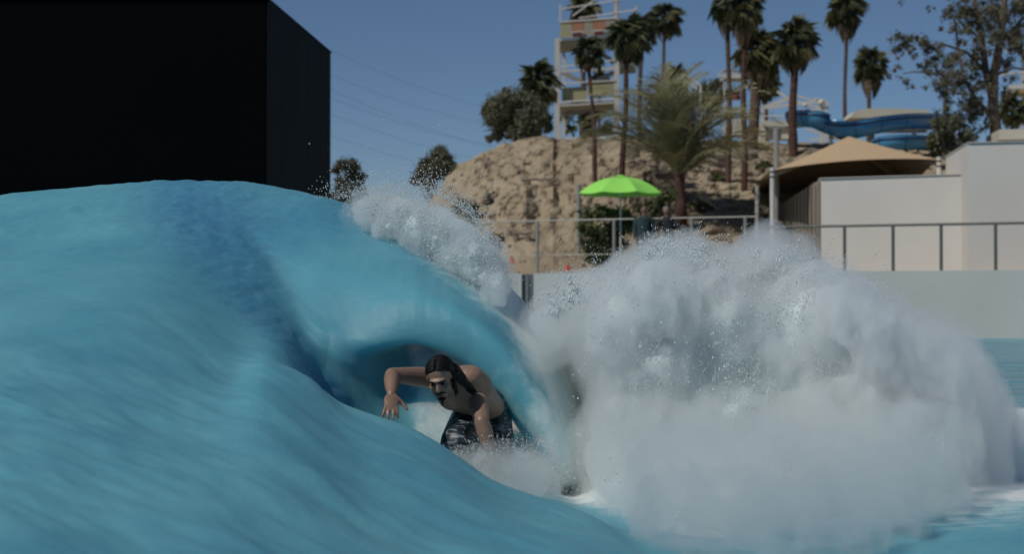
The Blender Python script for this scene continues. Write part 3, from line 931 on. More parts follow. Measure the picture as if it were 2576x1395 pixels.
def tower():
    r = empty('slide_tower', (P(1475, 360, TW).x, TW, 8), 'tall open steel stair tower with olive and orange panels', 'tower')
    Yf, Yb = TW, TW + 3.2
    w = 12
    corners = []
    for (u, Y, vt_) in ((1402, Yf, 96), (1551, Yf, -30), (1418, Yb, 110), (1552, Yb, 0)):
        a = P(u, vt_, Y); b_ = P(u, 372, Y); b_.z = 6.5
        MB().box(((a + b_) / 2), (px(w if Y == Yf else 8, Y), 0.25, a.z - b_.z)).build('column', M['tower_col'], r)

    def level(v_l, v_r, th=5, m='tower_col', front=True, name='beam'):
        for (Y, s) in ((Yf - 0.05, 1), (Yb, .9)):
            a = P(1409, v_l, Y); b_ = P(1545, v_r, Y)
            MB().beam(a, b_, 0.12, px(th, Y)).build(name, M[m], r)

    def slab(v_l, v_r):
        a = P(1405, v_l, Yf); b_ = P(1551, v_r, Yf)
        c = a + Vector((0.15, Yb - Yf, 0)); d = b_ + Vector((0.15, Yb - Yf, 0))
        vs = [a, b_, d, c] + [q + Vector((0, 0, -0.12)) for q in (a, b_, d, c)]
        MB().add(vs, [(0, 1, 2, 3), (7, 6, 5, 4), (0, 4, 5, 1), (1, 5, 6, 2), (2, 6, 7, 3), (3, 7, 4, 0)]).build('floor_slab', M['grey_panel'], r)
    slab(103, 92)
    level(101, 90, 5, 'white_steel')
    level(180, 172, 6); level(257, 248, 4, 'white_steel'); level(266, 258, 4); level(350, 345, 5, 'white_steel')
    slab(262, 253)
    # top deck panels
    def pnl(u0, u1, v0l, v1l, Y, m, name='panel', dz=0):
        sl = -0.075
        a = P(u0, v0l + sl * (u0 - 1409), Y); b_ = P(u1, v0l + sl * (u1 - 1409), Y)
        c = P(u1, v1l + sl * (u1 - 1409), Y); d = P(u0, v1l + sl * (u0 - 1409), Y)
        vs = [a, b_, c, d] + [q + Vector((0, 0.05, 0)) for q in (a, b_, c, d)]
        return MB().add(vs, [(0, 3, 2, 1), (4, 5, 6, 7), (0, 1, 5, 4), (1, 2, 6, 5), (2, 3, 7, 6), (3, 0, 4, 7)]).build(name, M[m], r)
    Yp = Yf - 0.2
    pnl(1409, 1437, 57, 74, Yp, 'olive_panel'); pnl(1409, 1437, 75, 95, Yp, 'olive_panel')
    pnl(1438, 1468, 57, 82, Yp, 'orange_panel'); pnl(1438, 1468, 83, 96, Yp, 'grey_panel')
    pnl(1441, 1464, 85, 95, Yp - .1, 'dark_red', 'window')
    pnl(1469, 1490, 57, 96, Yp, 'grey_panel')
    pnl(1491, 1525, 57, 82, Yp, 'orange_panel'); pnl(1491, 1525, 83, 96, Yp, 'grey_panel')
    pnl(1496, 1518, 86, 95, Yp - .1, 'dark_red', 'window')
    pnl(1526, 1548, 57, 96, Yp, 'grey_panel')
    for u in (1438, 1491):
        pnl(u, u + 32, 82, 84.5, Yp - .13, 'white_steel', 'sill')
    pnl(1409, 1548, 53, 56.5, Yp - .05, 'white_steel', 'coping')
    # mid landing panels
    pnl(1478, 1548, 215, 228, Yf - .1, 'olive_panel'); pnl(1478, 1548, 229, 246, Yf - .1, 'olive_panel')
    pnl(1414, 1476, 222, 256, Yf + .4, 'olive_panel')
    # side panel far right behind palm
    pnl(1556, 1600, 150, 175, Yf + 2, 'grey_panel'); pnl(1558, 1600, 176, 198, Yf + 2, 'olive_panel')
    # rails
    for (a, b_) in (((1413, 22), (1560, -2)), ((1456, 45), (1600, 24)), ((1409, 210), (1548, 202)), ((1409, 168), (1548, 150))):
        MB().beam(P(*a, Yf - .15), P(*b_, Yf - .15), 0.06).build('rail', M['white_steel'], r)
    for u, v0, v1 in ((1409, 10, 55), (1551, -30, 60), (1600, 15, 50)):
        MB().beam(P(u, v0, Yf - .12), P(u, v1, Yf - .12), 0.09).build('rail_post', M['tower_col'], r)
    MB().beam(P(1440, 40, Yf + 1), P(1500, -5, Yf + 1), 0.07).build('rail', M['white_steel'], r)
    # stair flights
    for (a, b_, Y) in (((1412, 182), (1478, 212), Yf + 1.2), ((1478, 215), (1545, 182), Yf + 2.2), ((1412, 350), (1490, 378), Yf + 1), ((1480, 110), (1548, 160), Yf + 2), ((1425, 290), (1548, 260), Yf + 2.4)):
        p_, q2 = P(*a, Y), P(*b_, Y)
        MB().beam(p_, q2, 0.08, 0.22).build('stair_stringer', M['steel_light'], r)
        for k in range(8):
            c = p_.lerp(q2, (k + .5) / 8)
            MB().box(c + Vector((0, 0.45, 0.1)), (0.25, 0.8, 0.04)).build('step', M['steel_light'], r)


tower()

# ------------------------------------------------------------------ white park structures
def frame_gable(name, apex, l, rr, Y, label, brace=True):
    r = empty(name, (P(apex[0], 300, Y).x, Y, P(apex[0], 300, Y).z), label, 'roof frame')
    for dy in (0, 1.6):
        MB().beam(P(*apex, Y) + Vector((0, dy, 0)), P(*l, Y) + Vector((0, dy, 0)), 0.09).build('rafter', M['white_steel'], r)
        MB().beam(P(*apex, Y) + Vector((0, dy, 0)), P(*rr, Y) + Vector((0, dy, 0)), 0.09).build('rafter', M['white_steel'], r)
    if brace:
        yb = (l[1] + rr[1]) / 2 - 8
        MB().beam(P(l[0] + 12, yb, Y), P(rr[0] - 6, yb, Y), 0.05).build('tie_beam', M['white_steel'], r)
    for q in (l, rr):
        a = P(q[0], q[1], Y); MB().beam(a, Vector((a.x, a.y, 7)), 0.09).build('post', M['white_steel'], r)
    return r


frame_gable('pavilion_frame', (1725, 188), (1664, 220), (1762, 214), 88, 'white gabled roof frame above the feather palm')
frame_gable('pavilion_frame', (2000, 240), (1920, 268), (2078, 262), 84, 'white low pitched canopy frame right of the thick palm', False)
r = empty('canopy_roof', P(1840, 200, 90), 'small white canopy with red banner between the twin palms', 'canopy')
for k in range(5):
    t = k / 4
    MB().beam(P(1800 + 20 * t, 192 - 16 * math.sin(t * 1.5), 90), P(1862, 190 - 12 * math.sin(t * 1.5), 90 + t), 0.06).build('roof_rib', M['white_steel'], r)
MB().box(P(1845, 198, 90.5), (px(55, 90), 1.5, px(6, 90))).build('fascia', M['cream'], r)
MB().box(P(1845, 240, 90.5), (px(34, 90), .1, px(24, 90))).build('banner', M['red_panel'], r)
for u in (1822, 1868):
    MB().beam(P(u, 200, 90.5), P(u, 380, 90.5), 0.1).build('post', M['white_steel'], r)
# long boom frames with globe lamps
r = empty('boom_frame', P(2000, 350, 82), 'white angled boom frame carrying two globe lamps', 'frame')
for a, b_ in (((1925, 272), (2075, 252)), ((1955, 230), (1985, 250)), ((2048, 248), (2085, 263)), ((2010, 280), (2085, 270))):
    MB().beam(P(*a, 82), P(*b_, 82), 0.09, 0.12).build('boom', M['white_steel'], r)
MB().beam(P(2067, 262, 82), P(2067, 380, 82), 0.13).build('mast', M['white_steel'], r)
MB().beam(P(1990, 262, 82), P(1990, 380, 82), 0.13).build('mast', M['white_steel'], r)
for u, v, rr_ in ((2066, 258, 9), (2025, 265, 6)):
    MB().ball(P(u, v, 81.8), px(rr_, 82), 14, 9).build('globe', M['cream'], r, True)
for k, (a, b_) in enumerate((((2030, 325), (2100, 348)), ((2085, 340), (2160, 330)), ((2040, 352), (2150, 345)), ((2105, 350), (2170, 362)), ((2060, 325), (2140, 360)))):
    MB().beam(P(*a, 78), P(*b_, 78), 0.08, 0.1).build('strut', M['white_steel'], r)
# white pavilion hut
r = empty('white_pavilion', P(1950, 352, 80), 'small boxy white plastic pavilion left of the red brown palm trunk', 'pavilion')
for u0, u1, v0, v1, Y, m in ((1908, 1918, 310, 372, 80, 'cream'), (1918, 1990, 306, 320, 80.2, 'cream'), (1925, 1942, 320, 352, 80.6, 'white_steel'), (1962, 1984, 312, 352, 80.4, 'cream'), (1984, 1994, 306, 365, 80.1, 'cream'), (1842, 1866, 302, 345, 80, 'cream'), (1820, 1842, 318, 350, 80.3, 'white_steel')):
    a = P(u0, v0, Y); b_ = P(u1, v1, Y)
    MB().box(((a.x + b_.x) / 2, Y, (a.z + b_.z) / 2), (b_.x - a.x, 0.8, a.z - b_.z)).build('panel', M[m], r)
for k in range(4):
    a = P(1912 + 22 * k, 292, 80); MB().beam(a, P(1912 + 22 * k, 306, 80), 0.04).build('baluster', M['white_steel'], r)
MB().beam(P(1905, 292, 80), P(1990, 290, 80), 0.05).build('rail', M['white_steel'], r)
# roofs at far right
r = empty('white_hut', P(2550, 352, 70), 'small white roofed hut above the tall white building', 'hut')
a = P(2513, 325, 70)
MB().prism([(a.x, 70), (a.x + 4, 69), (a.x + 4, 73), (a.x + .3, 73)], P(2513, 352, 70).z, P(2513, 326, 70).z).build('roof', M['cream'], r)
MB().prism([(a.x + .1, 70.3), (a.x + 4, 69.3), (a.x + 4, 72.8), (a.x + .4, 72.8)], 5, P(2513, 352, 70).z - .004).build('wall', M['white_wall'], r)
r = empty('slide_platform', P(2560, 240, 95), 'white railed slide platform with orange stripe at the right edge', 'platform')
for (a, b_, w_) in (((2530, 128), (2600, 118), .1), ((2520, 188), (2600, 178), .1), ((2535, 221), (2600, 214), .25), ((2520, 243), (2600, 238), .18)):
    MB().beam(P(*a, 95), P(*b_, 95), .3, w_).build('rail', M['white_steel'], r)
a = P(2530, 226, 95); b_ = P(2610, 240, 95)
MB().box(((a.x + b_.x) / 2, 95, (a.z + b_.z) / 2), (b_.x - a.x, 1.2, a.z - b_.z)).build('panel', M['grey_panel'], r)
MB().box(((a.x + b_.x) / 2 + .2, 94.35, (a.z + b_.z) / 2 - .05), ((b_.x - a.x) * .7, .05, (a.z - b_.z) * .3)).build('stripe', mat('amber_stripe', (0.5, 0.28, 0.05), 0.6), r)
for u in (2575, 2640):
    MB().beam(P(u, 130, 95.5), P(u, 380, 95.5), .2).build('column', M['tower_col'], r)

# ------------------------------------------------------------------ water slides
def flume(pts, rad, label, Yadj=0.0, open_top=True):
    n = 60
    cp = np.array([tuple(P(u, v, y)) for u, v, y in pts])
    path, _ = catmull(cp, [10] * (len(cp) - 1))
    r = empty('water_slide', Vector(path[len(path) // 2]), label, 'water slide', 'blue water slides on the hill')
    rs = [Vector(q) for q in path]
    # half pipe with thickness
    def ring(i, rr_, a0, a1, k):
        t = (rs[min(i + 1, len(rs) - 1)] - rs[max(i - 1, 0)]).normalized()
        side = t.cross(Vector((0, 0, 1))).normalized(); up = side.cross(t)
        out = []
        for j in range(k + 1):
            an = a0 + (a1 - a0) * j / k
            out.append(rs[i] + side * math.cos(an) * rr_ + up * math.sin(an) * rr_)
        return out
    k = 14
    for seg in range(0, len(rs) - 1, 8):
        e_ = min(seg + 8, len(rs) - 1)
        m_ = MB(); vs = []
        for i in range(seg, e_ + 1):
            vs += ring(i, rad, -math.pi - 0.35, 0.35, k)
            vs += ring(i, rad - 0.05, -math.pi - 0.35, 0.35, k)
        w_ = 2 * (k + 1); fs = []
        for i in range(e_ - seg):
            for j in range(k):
                fs.append((i * w_ + j, i * w_ + j + 1, (i + 1) * w_ + j + 1, (i + 1) * w_ + j))
                o_ = k + 1
                fs.append((i * w_ + o_ + j, (i + 1) * w_ + o_ + j, (i + 1) * w_ + o_ + j + 1, i * w_ + o_ + j + 1))
            for j in (0, k):
                fs.append((i * w_ + j, (i + 1) * w_ + j, (i + 1) * w_ + j + k + 1, i * w_ + j + k + 1))
        m_.add(vs, fs).build('flume_section', M['slide_blue'], r, True)
        # flange between sections
        t = (rs[min(seg + 1, len(rs) - 1)] - rs[seg]).normalized()
        m2 = MB(); vs = ring(seg, rad + 0.012, -math.pi - 0.3, 0.3, k) + ring(seg, rad - 0.02, -math.pi - 0.3, 0.3, k)
        vs2 = [q + t * 0.03 for q in vs]
        kk = k + 1
        fs = [(j, j + 1, j + 1 + 2 * kk, j + 2 * kk) for j in range(k)] + [(j, j + kk, j + kk + 1, j + 1) for j in range(k)] + [(2 * kk + j, 2 * kk + j + 1, 3 * kk + j + 1, 3 * kk + j) for j in range(k)]
        m2.add(vs + vs2, fs).build('flange', M['slide_dark'], r)
    # dark under-seam
    m3 = MB()
    pth = []
    for i in range(len(rs)):
        q = ring(i, rad + 0.01, -math.pi + 0.1, 0, 1)
        pth.append(q[0] if q[0].y < q[1].y else q[1])
    m3.tube(pth, 0.045, 6).build('side_seam', M['slide_dark'], r)
    return r


s1 = flume([(2000, 292, 76), (2045, 290, 75), (2090, 308, 75), (2140, 318, 74), (2200, 306, 74), (2270, 298, 75), (2340, 298, 77), (2400, 300, 80)], px(31, 75), 'upper blue water slide curving above the tan sail')
s2 = flume([(2215, 362, 72), (2240, 352, 71), (2290, 350, 71), (2340, 354, 72), (2400, 356, 76)], px(27, 71), 'lower blue water slide section behind the tan sail')
for u, s in ((2090, s1), (2195, s1), (2300, s1)):
    a = P(u, 325, 75); MB().beam(a, Vector((a.x, a.y, 6.5)), 0.15).build('support', M['tower_col'], s)
a = P(2280, 372, 71.5); MB().beam(a, Vector((a.x, a.y, 5)), 0.15).build('support', M['tower_col'], s2)
r = empty('slide_cover', P(2240, 280, 79), 'long beige roof cover behind the upper blue slide', 'cover')
pts = [(2138, 296), (2150, 280), (2175, 273), (2250, 272), (2335, 276), (2345, 290), (2345, 298)]
vs = []
for dy in (0, 2.0):
    vs += [P(u, v, 79) + Vector((0, dy, 0)) for u, v in pts]
n = len(pts)
MB().add(vs, [tuple(range(n))[::-1], tuple(range(n, 2 * n))] + [(i, (i + 1) % n, (i + 1) % n + n, i + n) for i in range(n)]).build('cover_shell', M['cream'], r)
MB().box(P(2240, 330, 80), (px(180, 80), 0.3, px(8, 80))).build('beam', M['steel_light'], r)

# ------------------------------------------------------------------ vegetation
def frond_fan(seed, droop=0.25, dead=False):
    rr = random.Random(seed)
    m_ = MB()
    pet = 0.42
    m_.add([(0, -.02, 0), (0, .02, 0), (pet, .012, .05), (pet, -.012, .05)], [(0, 1, 2, 3)])
    n = 15
    for k in range(n):
        an = math.radians(-105 + 210 * k / (n - 1) + rr.uniform(-4, 4))
        L = 0.58 * (0.72 + 0.28 * math.cos(an * 0.8)) * rr.uniform(0.88, 1.08)
        dx, dy = math.cos(an), math.sin(an)
        nx, ny = -dy, dx
        w = 0.042
        z0 = 0.05
        m1 = (pet + dx * L * .55, dy * L * .55, z0 + 0.03 - 0.05 * droop)
        tip = (pet + dx * L, dy * L, z0 - (0.14 + rr.uniform(0, .12)) * (1 + 2 * droop))
        m_.add([(pet, 0, z0), (m1[0] + nx * w, m1[1] + ny * w, m1[2] + .02), (m1[0] - nx * w, m1[1] - ny * w, m1[2] - .015), tip],
               [(0, 1, 3), (0, 3, 2)])
    me = bpy.data.meshes.new('frond')
    me.from_pydata([tuple(q) for q in m_.v], [], m_.f)
    return me


def frond_feather(seed):
    rr = random.Random(seed)
    m_ = MB()
    n = 36
    pts = [Vector((i / n, 0, 0.30 * math.sin(i / n * 1.9) - 0.32 * (i / n) ** 3.2)) for i in range(n + 1)]
    m_.tube(pts[::4], [0.014 - 0.011 * (i / 6) for i in range(len(pts[::4]))], 4)
    for i in range(3, n + 1):
        for s in (-1, 1):
            L = 0.27 * math.sin(math.pi * (0.12 + 0.80 * i / n)) * rr.uniform(0.8, 1.15)
            d = Vector((0.75, s * 0.75, 0.30 + rr.uniform(-.25, .15))).normalized()
            p = pts[i]
            wv = Vector((0.0065, 0, 0.003))
            m_.add([p - wv, p + wv, p + d * L * .6 + wv * .8, p + d * L + Vector((0, 0, -.04)), p + d * L * .6 - wv * .8], [(0, 1, 2, 4), (4, 2, 3)])
    me = bpy.data.meshes.new('frond')
    me.from_pydata([tuple(q) for q in m_.v], [], m_.f)
    return me


def with_mat(me, m):
    c = me.copy(); c.materials.append(m); c.name = 'frond'
    return c


fan_raw = [frond_fan(i, 0.2 + .25 * i) for i in range(3)]
FAN = [with_mat(q, M['frond']) for q in fan_raw]
FANP = [with_mat(q, M['frond_pale']) for q in fan_raw]
FAND = [with_mat(q, M['frond_dead']) for q in fan_raw]
FEA = [with_mat(frond_feather(i), M['feather']) for i in range(3)]


def fan_palm(u, v, rpx, Y, tw, label, base=None, skirt=0.5, lean=0, n=27, trunk='trunk', pale=0.2, bv=None):
    if bv:
        Y = hill_hit(base or u, bv).y
    top = P(u, v, Y)
    R = px(rpx, Y) * 1.42
    bu = base if base else u
    bx = P(bu, 400, Y).x
    bz = ground_z(bx, Y, 6.5) - 0.3
    r = empty('fan_palm', (bx, Y, bz), label, 'palm tree', 'tall fan palms on the hill')
    rr = random.Random(int(u * 7 + v))
    k = 14
    pts = []
    for i in range(k + 1):
        t = i / k
        pts.append(Vector((bx + (top.x - bx) * t ** 1.4 + 0.03 * math.sin(9 * t + u), Y, bz + (top.z - bz) * t)))
    w = px(tw, Y) / 2
    rad = [w * (1.25 - 0.35 * min(1, i / k * 1.6)) * (1 + 0.08 * rr.uniform(-1, 1)) for i in range(k + 1)]
    MB().tube(pts, rad, 9).build('trunk', M[trunk], r, True)
    q = top - r.location
    ga = 2.399963
    for i in range(n):
        t = i / (n - 1)
        el = math.radians(82 - 135 * t ** 0.9)
        az = i * ga + rr.uniform(-.2, .2)
        meshes = FANP if rr.random() < (pale + .1 if t < .6 else pale + .45) else FAN
        o_ = bpy.data.objects.new('frond', meshes[i % 3])
        link(o_, r)
        o_.location = q + Vector((0, 0, -0.25 * R * t))
        sc = R * rr.uniform(0.7, 1.08)
        o_.rotation_euler = Euler((rr.uniform(-.5, .5), -el, az))
        o_.scale = (sc, sc, sc)
    if skirt > 0:
        m_ = MB()
        for i in range(int(46 * skirt) + 14):
            az = rr.uniform(0, 6.28); z1 = -R * (0.25 + rr.uniform(0, .25)); L = R * (0.5 + skirt * rr.uniform(.3, .95))
            w_ = w * 1.0
            d = Vector((math.cos(az), math.sin(az), 0)); s_ = Vector((-d.y, d.x, 0)) * R * .10
            a = top + d * w_ + Vector((0, 0, z1)); b_ = top + d * (w_ + R * .30) + Vector((0, 0, z1 - L * .5)); c_ = top + d * (w_ + R * .10) + Vector((0, 0, z1 - L))
            m_.add([a, b_ + s_, c_, b_ - s_], [(0, 1, 2, 3)])
        m_.build('dead_leaf_skirt', M['frond_dead'], r)
    return r


fan_palm(1466, 22, 36, 95, 14, 'dark fan palm whose crown shows behind the tower top rails', skirt=0.1)
fan_palm(1480, 128, 38, 66, 11, 'slender fan palm standing right before the slide tower', 1500, 0.1, trunk='trunk_red', n=24, bv=470)
fan_palm(1580, 88, 46, 80, 14, 'broad fan palm covering the right column of the slide tower', 1566, 0.3, trunk='trunk_red', n=32, bv=490)
fan_palm(1614, 72, 34, 92, 12, 'fan palm close behind the right of the slide tower', 1607, 0.3)
fan_palm(1674, 44, 38, 105, 9, 'thin leaning fan palm standing free against the sky right of the tower', 1660, 0.35)
fan_palm(1352, 205, 46, 80, 14, 'fan palm rising behind the round olive tree', 1362, 0.0, trunk='trunk_red')
fan_palm(1832, 5, 42, 78, 13, 'left of the tall twin fan palms reaching the top edge', 1834, 0.8, bv=460)
fan_palm(1872, 12, 48, 76, 14, 'right of the tall twin fan palms reaching the top edge', 1872, 0.9, trunk='trunk_red', bv=480)
fan_palm(1908, 128, 50, 84, 26, 'thick dark trunked fan palm behind the twin palms', 1893, 0.7, n=34, pale=.6, bv=372)
fan_palm(1925, 205, 36, 90, 14, 'short yellowish fan palm under the thick palm crown', 1925, 0.2, pale=.9)
fan_palm(1999, 102, 52, 74, 20, 'stout fan palm with red brown trunk in front of the blue slide start', 1994, 0.35, trunk='trunk_red', n=32, bv=395)
fan_palm(2130, 16, 44, 100, 10, 'very tall thin fan palm right of the stout palm', 2124, 0.7)
fan_palm(2191, 160, 40, 98, 11, 'shorter fan palm above the beige slide cover', 2182, 0.8)
fan_palm(1703, 196, 28, 100, 10, 'small fan palm crown behind the gabled white frame', 1703, 0.0)
fan_palm(2545, 275, 34, 90, 12, 'small fan palm at the right edge behind the eucalyptus', 2548, 0.0)
fan_palm(1508, 205, 26, 96, 8, 'small distant fan palm seen through the tower', 1508, 0.0, n=20)


def date_palm(u, v, Y, H, label, tv=(1715, 545), n=54):
    """v = heart of the crown"""
    c = P(u, v, Y)
    bx = P(tv[0], tv[1], Y)
    r = empty('date_palm', (bx.x, Y, bx.z), label, 'palm tree')
    MB().tube([bx + Vector((0, 0, -.5)), bx.lerp(c, .3), bx.lerp(c, .7), c], [px(17, Y), px(15, Y), px(12, Y), px(14, Y)], 9).build('trunk', M['trunk_red'], r, True)
    rr = random.Random(5)
    for i in range(n):
        t = i / (n - 1)
        el = math.radians(78 - 76 * t ** 0.75 + rr.uniform(-6, 6))
        o_ = bpy.data.objects.new('frond', FEA[i % 3])
        link(o_, r)
        o_.location = c - r.location + Vector((0, 0, rr.uniform(-.2, .2)))
        o_.rotation_euler = Euler((rr.uniform(-.6, .6), -el, i * 2.4 + rr.uniform(-.3, .3)))
        s = H * rr.uniform(.72, 1.05)
        o_.scale = (s, s, s)
    return r


date_palm(1708, 435, 58.5, px(285, 58.5), 'big feather palm with upswept straw green fronds on the slope')


def leafcloud(name, parent, centers, n, size, m, seed=0, flat=1.0):
    r_ = np.random.default_rng(seed)
    cs = np.array([list(c[:3]) for c in centers]); rs = np.array([c[3] for c in centers])
    w = rs ** 2.2; idx = r_.choice(len(cs), n, p=w / w.sum())
    d = r_.normal(size=(n, 3)); d /= np.linalg.norm(d, axis=1)[:, None]
    rad = np.minimum(np.abs(r_.normal(0, .62, n)), 1.7)
    p = cs[idx] + d * (rs[idx] * rad)[:, None] * np.array([1, 1, flat])
    a = r_.normal(size=(n, 3)); a /= np.linalg.norm(a, axis=1)[:, None]
    b_ = np.cross(a, r_.normal(size=(n, 3))); b_ /= np.linalg.norm(b_, axis=1)[:, None]
    s = size * r_.uniform(.6, 1.4, n)[:, None]
    V = np.stack([p - a * s, p + b_ * s * .45, p + a * s, p - b_ * s * .45], axis=1).reshape(-1, 3)
    if parent is not None:
        V = V - np.array(root_loc(parent))
    me = np_mesh(name, V, np.arange(n * 4).reshape(-1, 4))
    me.materials.append(m)
    return link(bpy.data.objects.new(name, me), parent)


def px_blobs(lst, Y, depth=1.0):
    out = []
    for k, (u, v, r_) in enumerate(lst):
        c = P(u, v, Y + (random.random() - .5) * depth)
        out.append((c.x, c.y, c.z, px(r_, Y)))
    return out


def tree(name, label, Y, base_uv, blobs, n, size, m, trunk_r=0.18, limbs=5, cat='tree', depth=1.5, group=None, seed=1):
    b_ = P(*base_uv, Y)
    gz = ground_z(b_.x, Y, DECK - .02)
    if b_.z > gz: b_.z = gz
    r = empty(name, b_, label, cat, group)
    bl = px_blobs(blobs, Y, depth)
    sub = []
    rq = random.Random(seed)
    for q in bl:
        sub.append((q[0], q[1], q[2], q[3] * .72))
        for _ in range(4):
            d_ = Vector((rq.gauss(0, 1), rq.gauss(0, 1), rq.gauss(0, 1))).normalized() * q[3] * rq.uniform(.6, .95)
            sub.append((q[0] + d_.x, q[1] + d_.y, q[2] + d_.z, q[3] * rq.uniform(.22, .42)))
    ctr = Vector((np.mean([q[0] for q in bl]), Y, np.mean([q[2] for q in bl])))
    mb = MB()
    fork = b_.lerp(ctr, 0.35)
    mb.tube([b_ + Vector((0, 0, -.4)), b_.lerp(fork, .5) + Vector((.05, 0, 0)), fork], [trunk_r * 1.2, trunk_r, trunk_r * .8], 8)
    for q in bl[:limbs + 4]:
        e_ = Vector(q[:3])
        mb.tube([fork, fork.lerp(e_, .5) + Vector((0, 0, -.1)), e_], [trunk_r * .6, trunk_r * .35, trunk_r * .12], 5)
    mb.build('trunk', M['bark'], r)
    leafcloud('crown', r, sub, n, size, m, seed)
    return r


# round olive tree on the crest
random.seed(3)
bl = [(1262, 262, 36), (1300, 250, 34), (1330, 262, 32), (1240, 300, 30), (1280, 305, 40), (1325, 300, 36), (1355, 285, 30), (1252, 338, 24), (1295, 335, 26), (1335, 325, 26), (1370, 300, 22), (1235, 260, 22), (1225, 282, 18), (1232, 350, 12), (1350, 262, 22), (1380, 320, 14), (1275, 235, 16)]
tree('olive_tree', 'dense round dark olive tree on the left hill crest', 71, (1298, 366), bl, 62000, 0.06, M['leaf'], 0.16, seed=2)
# small tree behind the left slope and grey tree behind spray
bl = [(1100, 392, 26), (1072, 412, 22), (1125, 405, 24), (1060, 436, 24), (1095, 430, 28), (1130, 432, 22), (1048, 455, 16), (1080, 460, 22), (1145, 425, 14), (1110, 380, 16)]
tree('round_tree', 'blue green bushy tree behind the left foot of the hill', 90, (1098, 520), bl, 20000, 0.085, M['leaf'], 0.15, seed=3)
bl = [(870, 415, 22), (890, 420, 22), (850, 425, 18), (905, 445, 18), (880, 450, 26), (855, 460, 22), (900, 475, 22), (870, 490, 26), (845, 490, 16), (915, 500, 14)]
tree('willow_tree', 'pale grey green tree beside the black building corner', 90, (880, 560), bl, 14000, 0.08, M['leaf_grey'], 0.15, seed=4)
# slope shrubs
bl = [(1180, 432, 16), (1200, 418, 16), (1165, 450, 14), (1215, 405, 12), (1190, 445, 12)]
tree('shrub', 'low olive shrub on the upper left slope edge', 66, (1188, 455), bl, 3500, 0.07, M['leaf_bush'], .04, 2, 'shrub', seed=5)
bl = [(1180, 525, 14), (1190, 545, 16), (1175, 560, 16), (1195, 520, 10), (1160, 510, 14), (1150, 530, 14)]
tree('shrub', 'dark shrub behind the spray at the left foot of the hill', 56, (1180, 600), bl, 3500, 0.07, M['leaf_bush'], .04, 2, 'shrub', seed=6)
for k_, (u_, v_, s_, lab_) in enumerate(((1800, 455, 1.0, 'low dark scrub between the twin palm trunks on the slope'), (1925, 420, .8, 'low dark scrub left of the lamp post on the terraced slope'), (1690, 395, 1.1, 'dark scrub at the left of the feather palm trunk'), (1760, 520, 1.0, 'low green scrub right of the feather palm trunk'), (1640, 380, .7, 'small scrub on the hill brow left of the feather palm'))):
    hp_ = hill_hit(u_, v_)
    if hp_ is None: continue
    bl = [(u_ + dx * s_, v_ - 4 + dy * s_, r__ * s_) for dx, dy, r__ in ((-18, 2, 9), (-6, -4, 12), (8, -2, 11), (20, 3, 8), (0, 6, 9), (30, 6, 5), (-28, 6, 5))]
    tree('scrub', lab_, hp_.y - .15, (u_, v_ + 6), bl, 2600, 0.05, M['leaf_bush'], .03, 2, 'shrub', .5, seed=30 + k_)
# bush in front of the hill below the umbrella
bl = [(1480, 545, 26), (1510, 535, 24), (1545, 540, 26), (1570, 535, 20), (1475, 580, 26), (1505, 590, 32), (1540, 585, 32), (1572, 575, 22), (1480, 620, 26), (1515, 635, 30), (1550, 625, 26), (1525, 655, 24), (1490, 650, 22), (1590, 555, 16)]
tree('bush', 'large green bush below the lime umbrella', 51.5, (1520, 690), bl, 14000, 0.075, M['leaf_bush'], .06, 5, 'bush', 0.8, seed=7)
bl = [(1660, 495, 22), (1640, 520, 20), (1690, 490, 22), (1665, 530, 22), (1645, 545, 16), (1610, 530, 14)]
tree('bush', 'green bush beside the person and the feather palm trunk', 56, (1660, 600), bl, 5000, 0.075, M['leaf_bush'], .06, 4, 'bush', 0.8, seed=8)
bl = [(1740, 250, 30), (1770, 225, 26), (1800, 215, 24), (1790, 250, 30), (1690, 245, 26), (1650, 250, 22), (1720, 270, 24), (1820, 240, 18)]
tree('round_tree', 'hazy green tree behind the feather palm fronds', 92, (1750, 380), bl, 9000, 0.11, M['leaf'], 0.15, seed=9)
bl = [(1425, 290, 22), (1455, 270, 26), (1475, 300, 26), (1500, 285, 24), (1435, 325, 16), (1485, 330, 20), (1530, 320, 18), (1450, 240, 12)]
tree('round_tree', 'olive green tree growing inside the foot of the slide tower', 90, (1470, 380), bl, 6000, 0.10, M['leaf_bush'], 0.12, seed=10)
bl = [(2365, 320, 24), (2350, 350, 26), (2385, 345, 30), (2400, 310, 24), (2395, 380, 26), (2360, 385, 20), (2425, 340, 20)]
tree('dark_bush', 'dark rounded bush between the blue slides and the eucalyptus', 68, (2385, 420), bl, 9000, 0.085, M['leaf'], .1, 5, 'bush', seed=11)


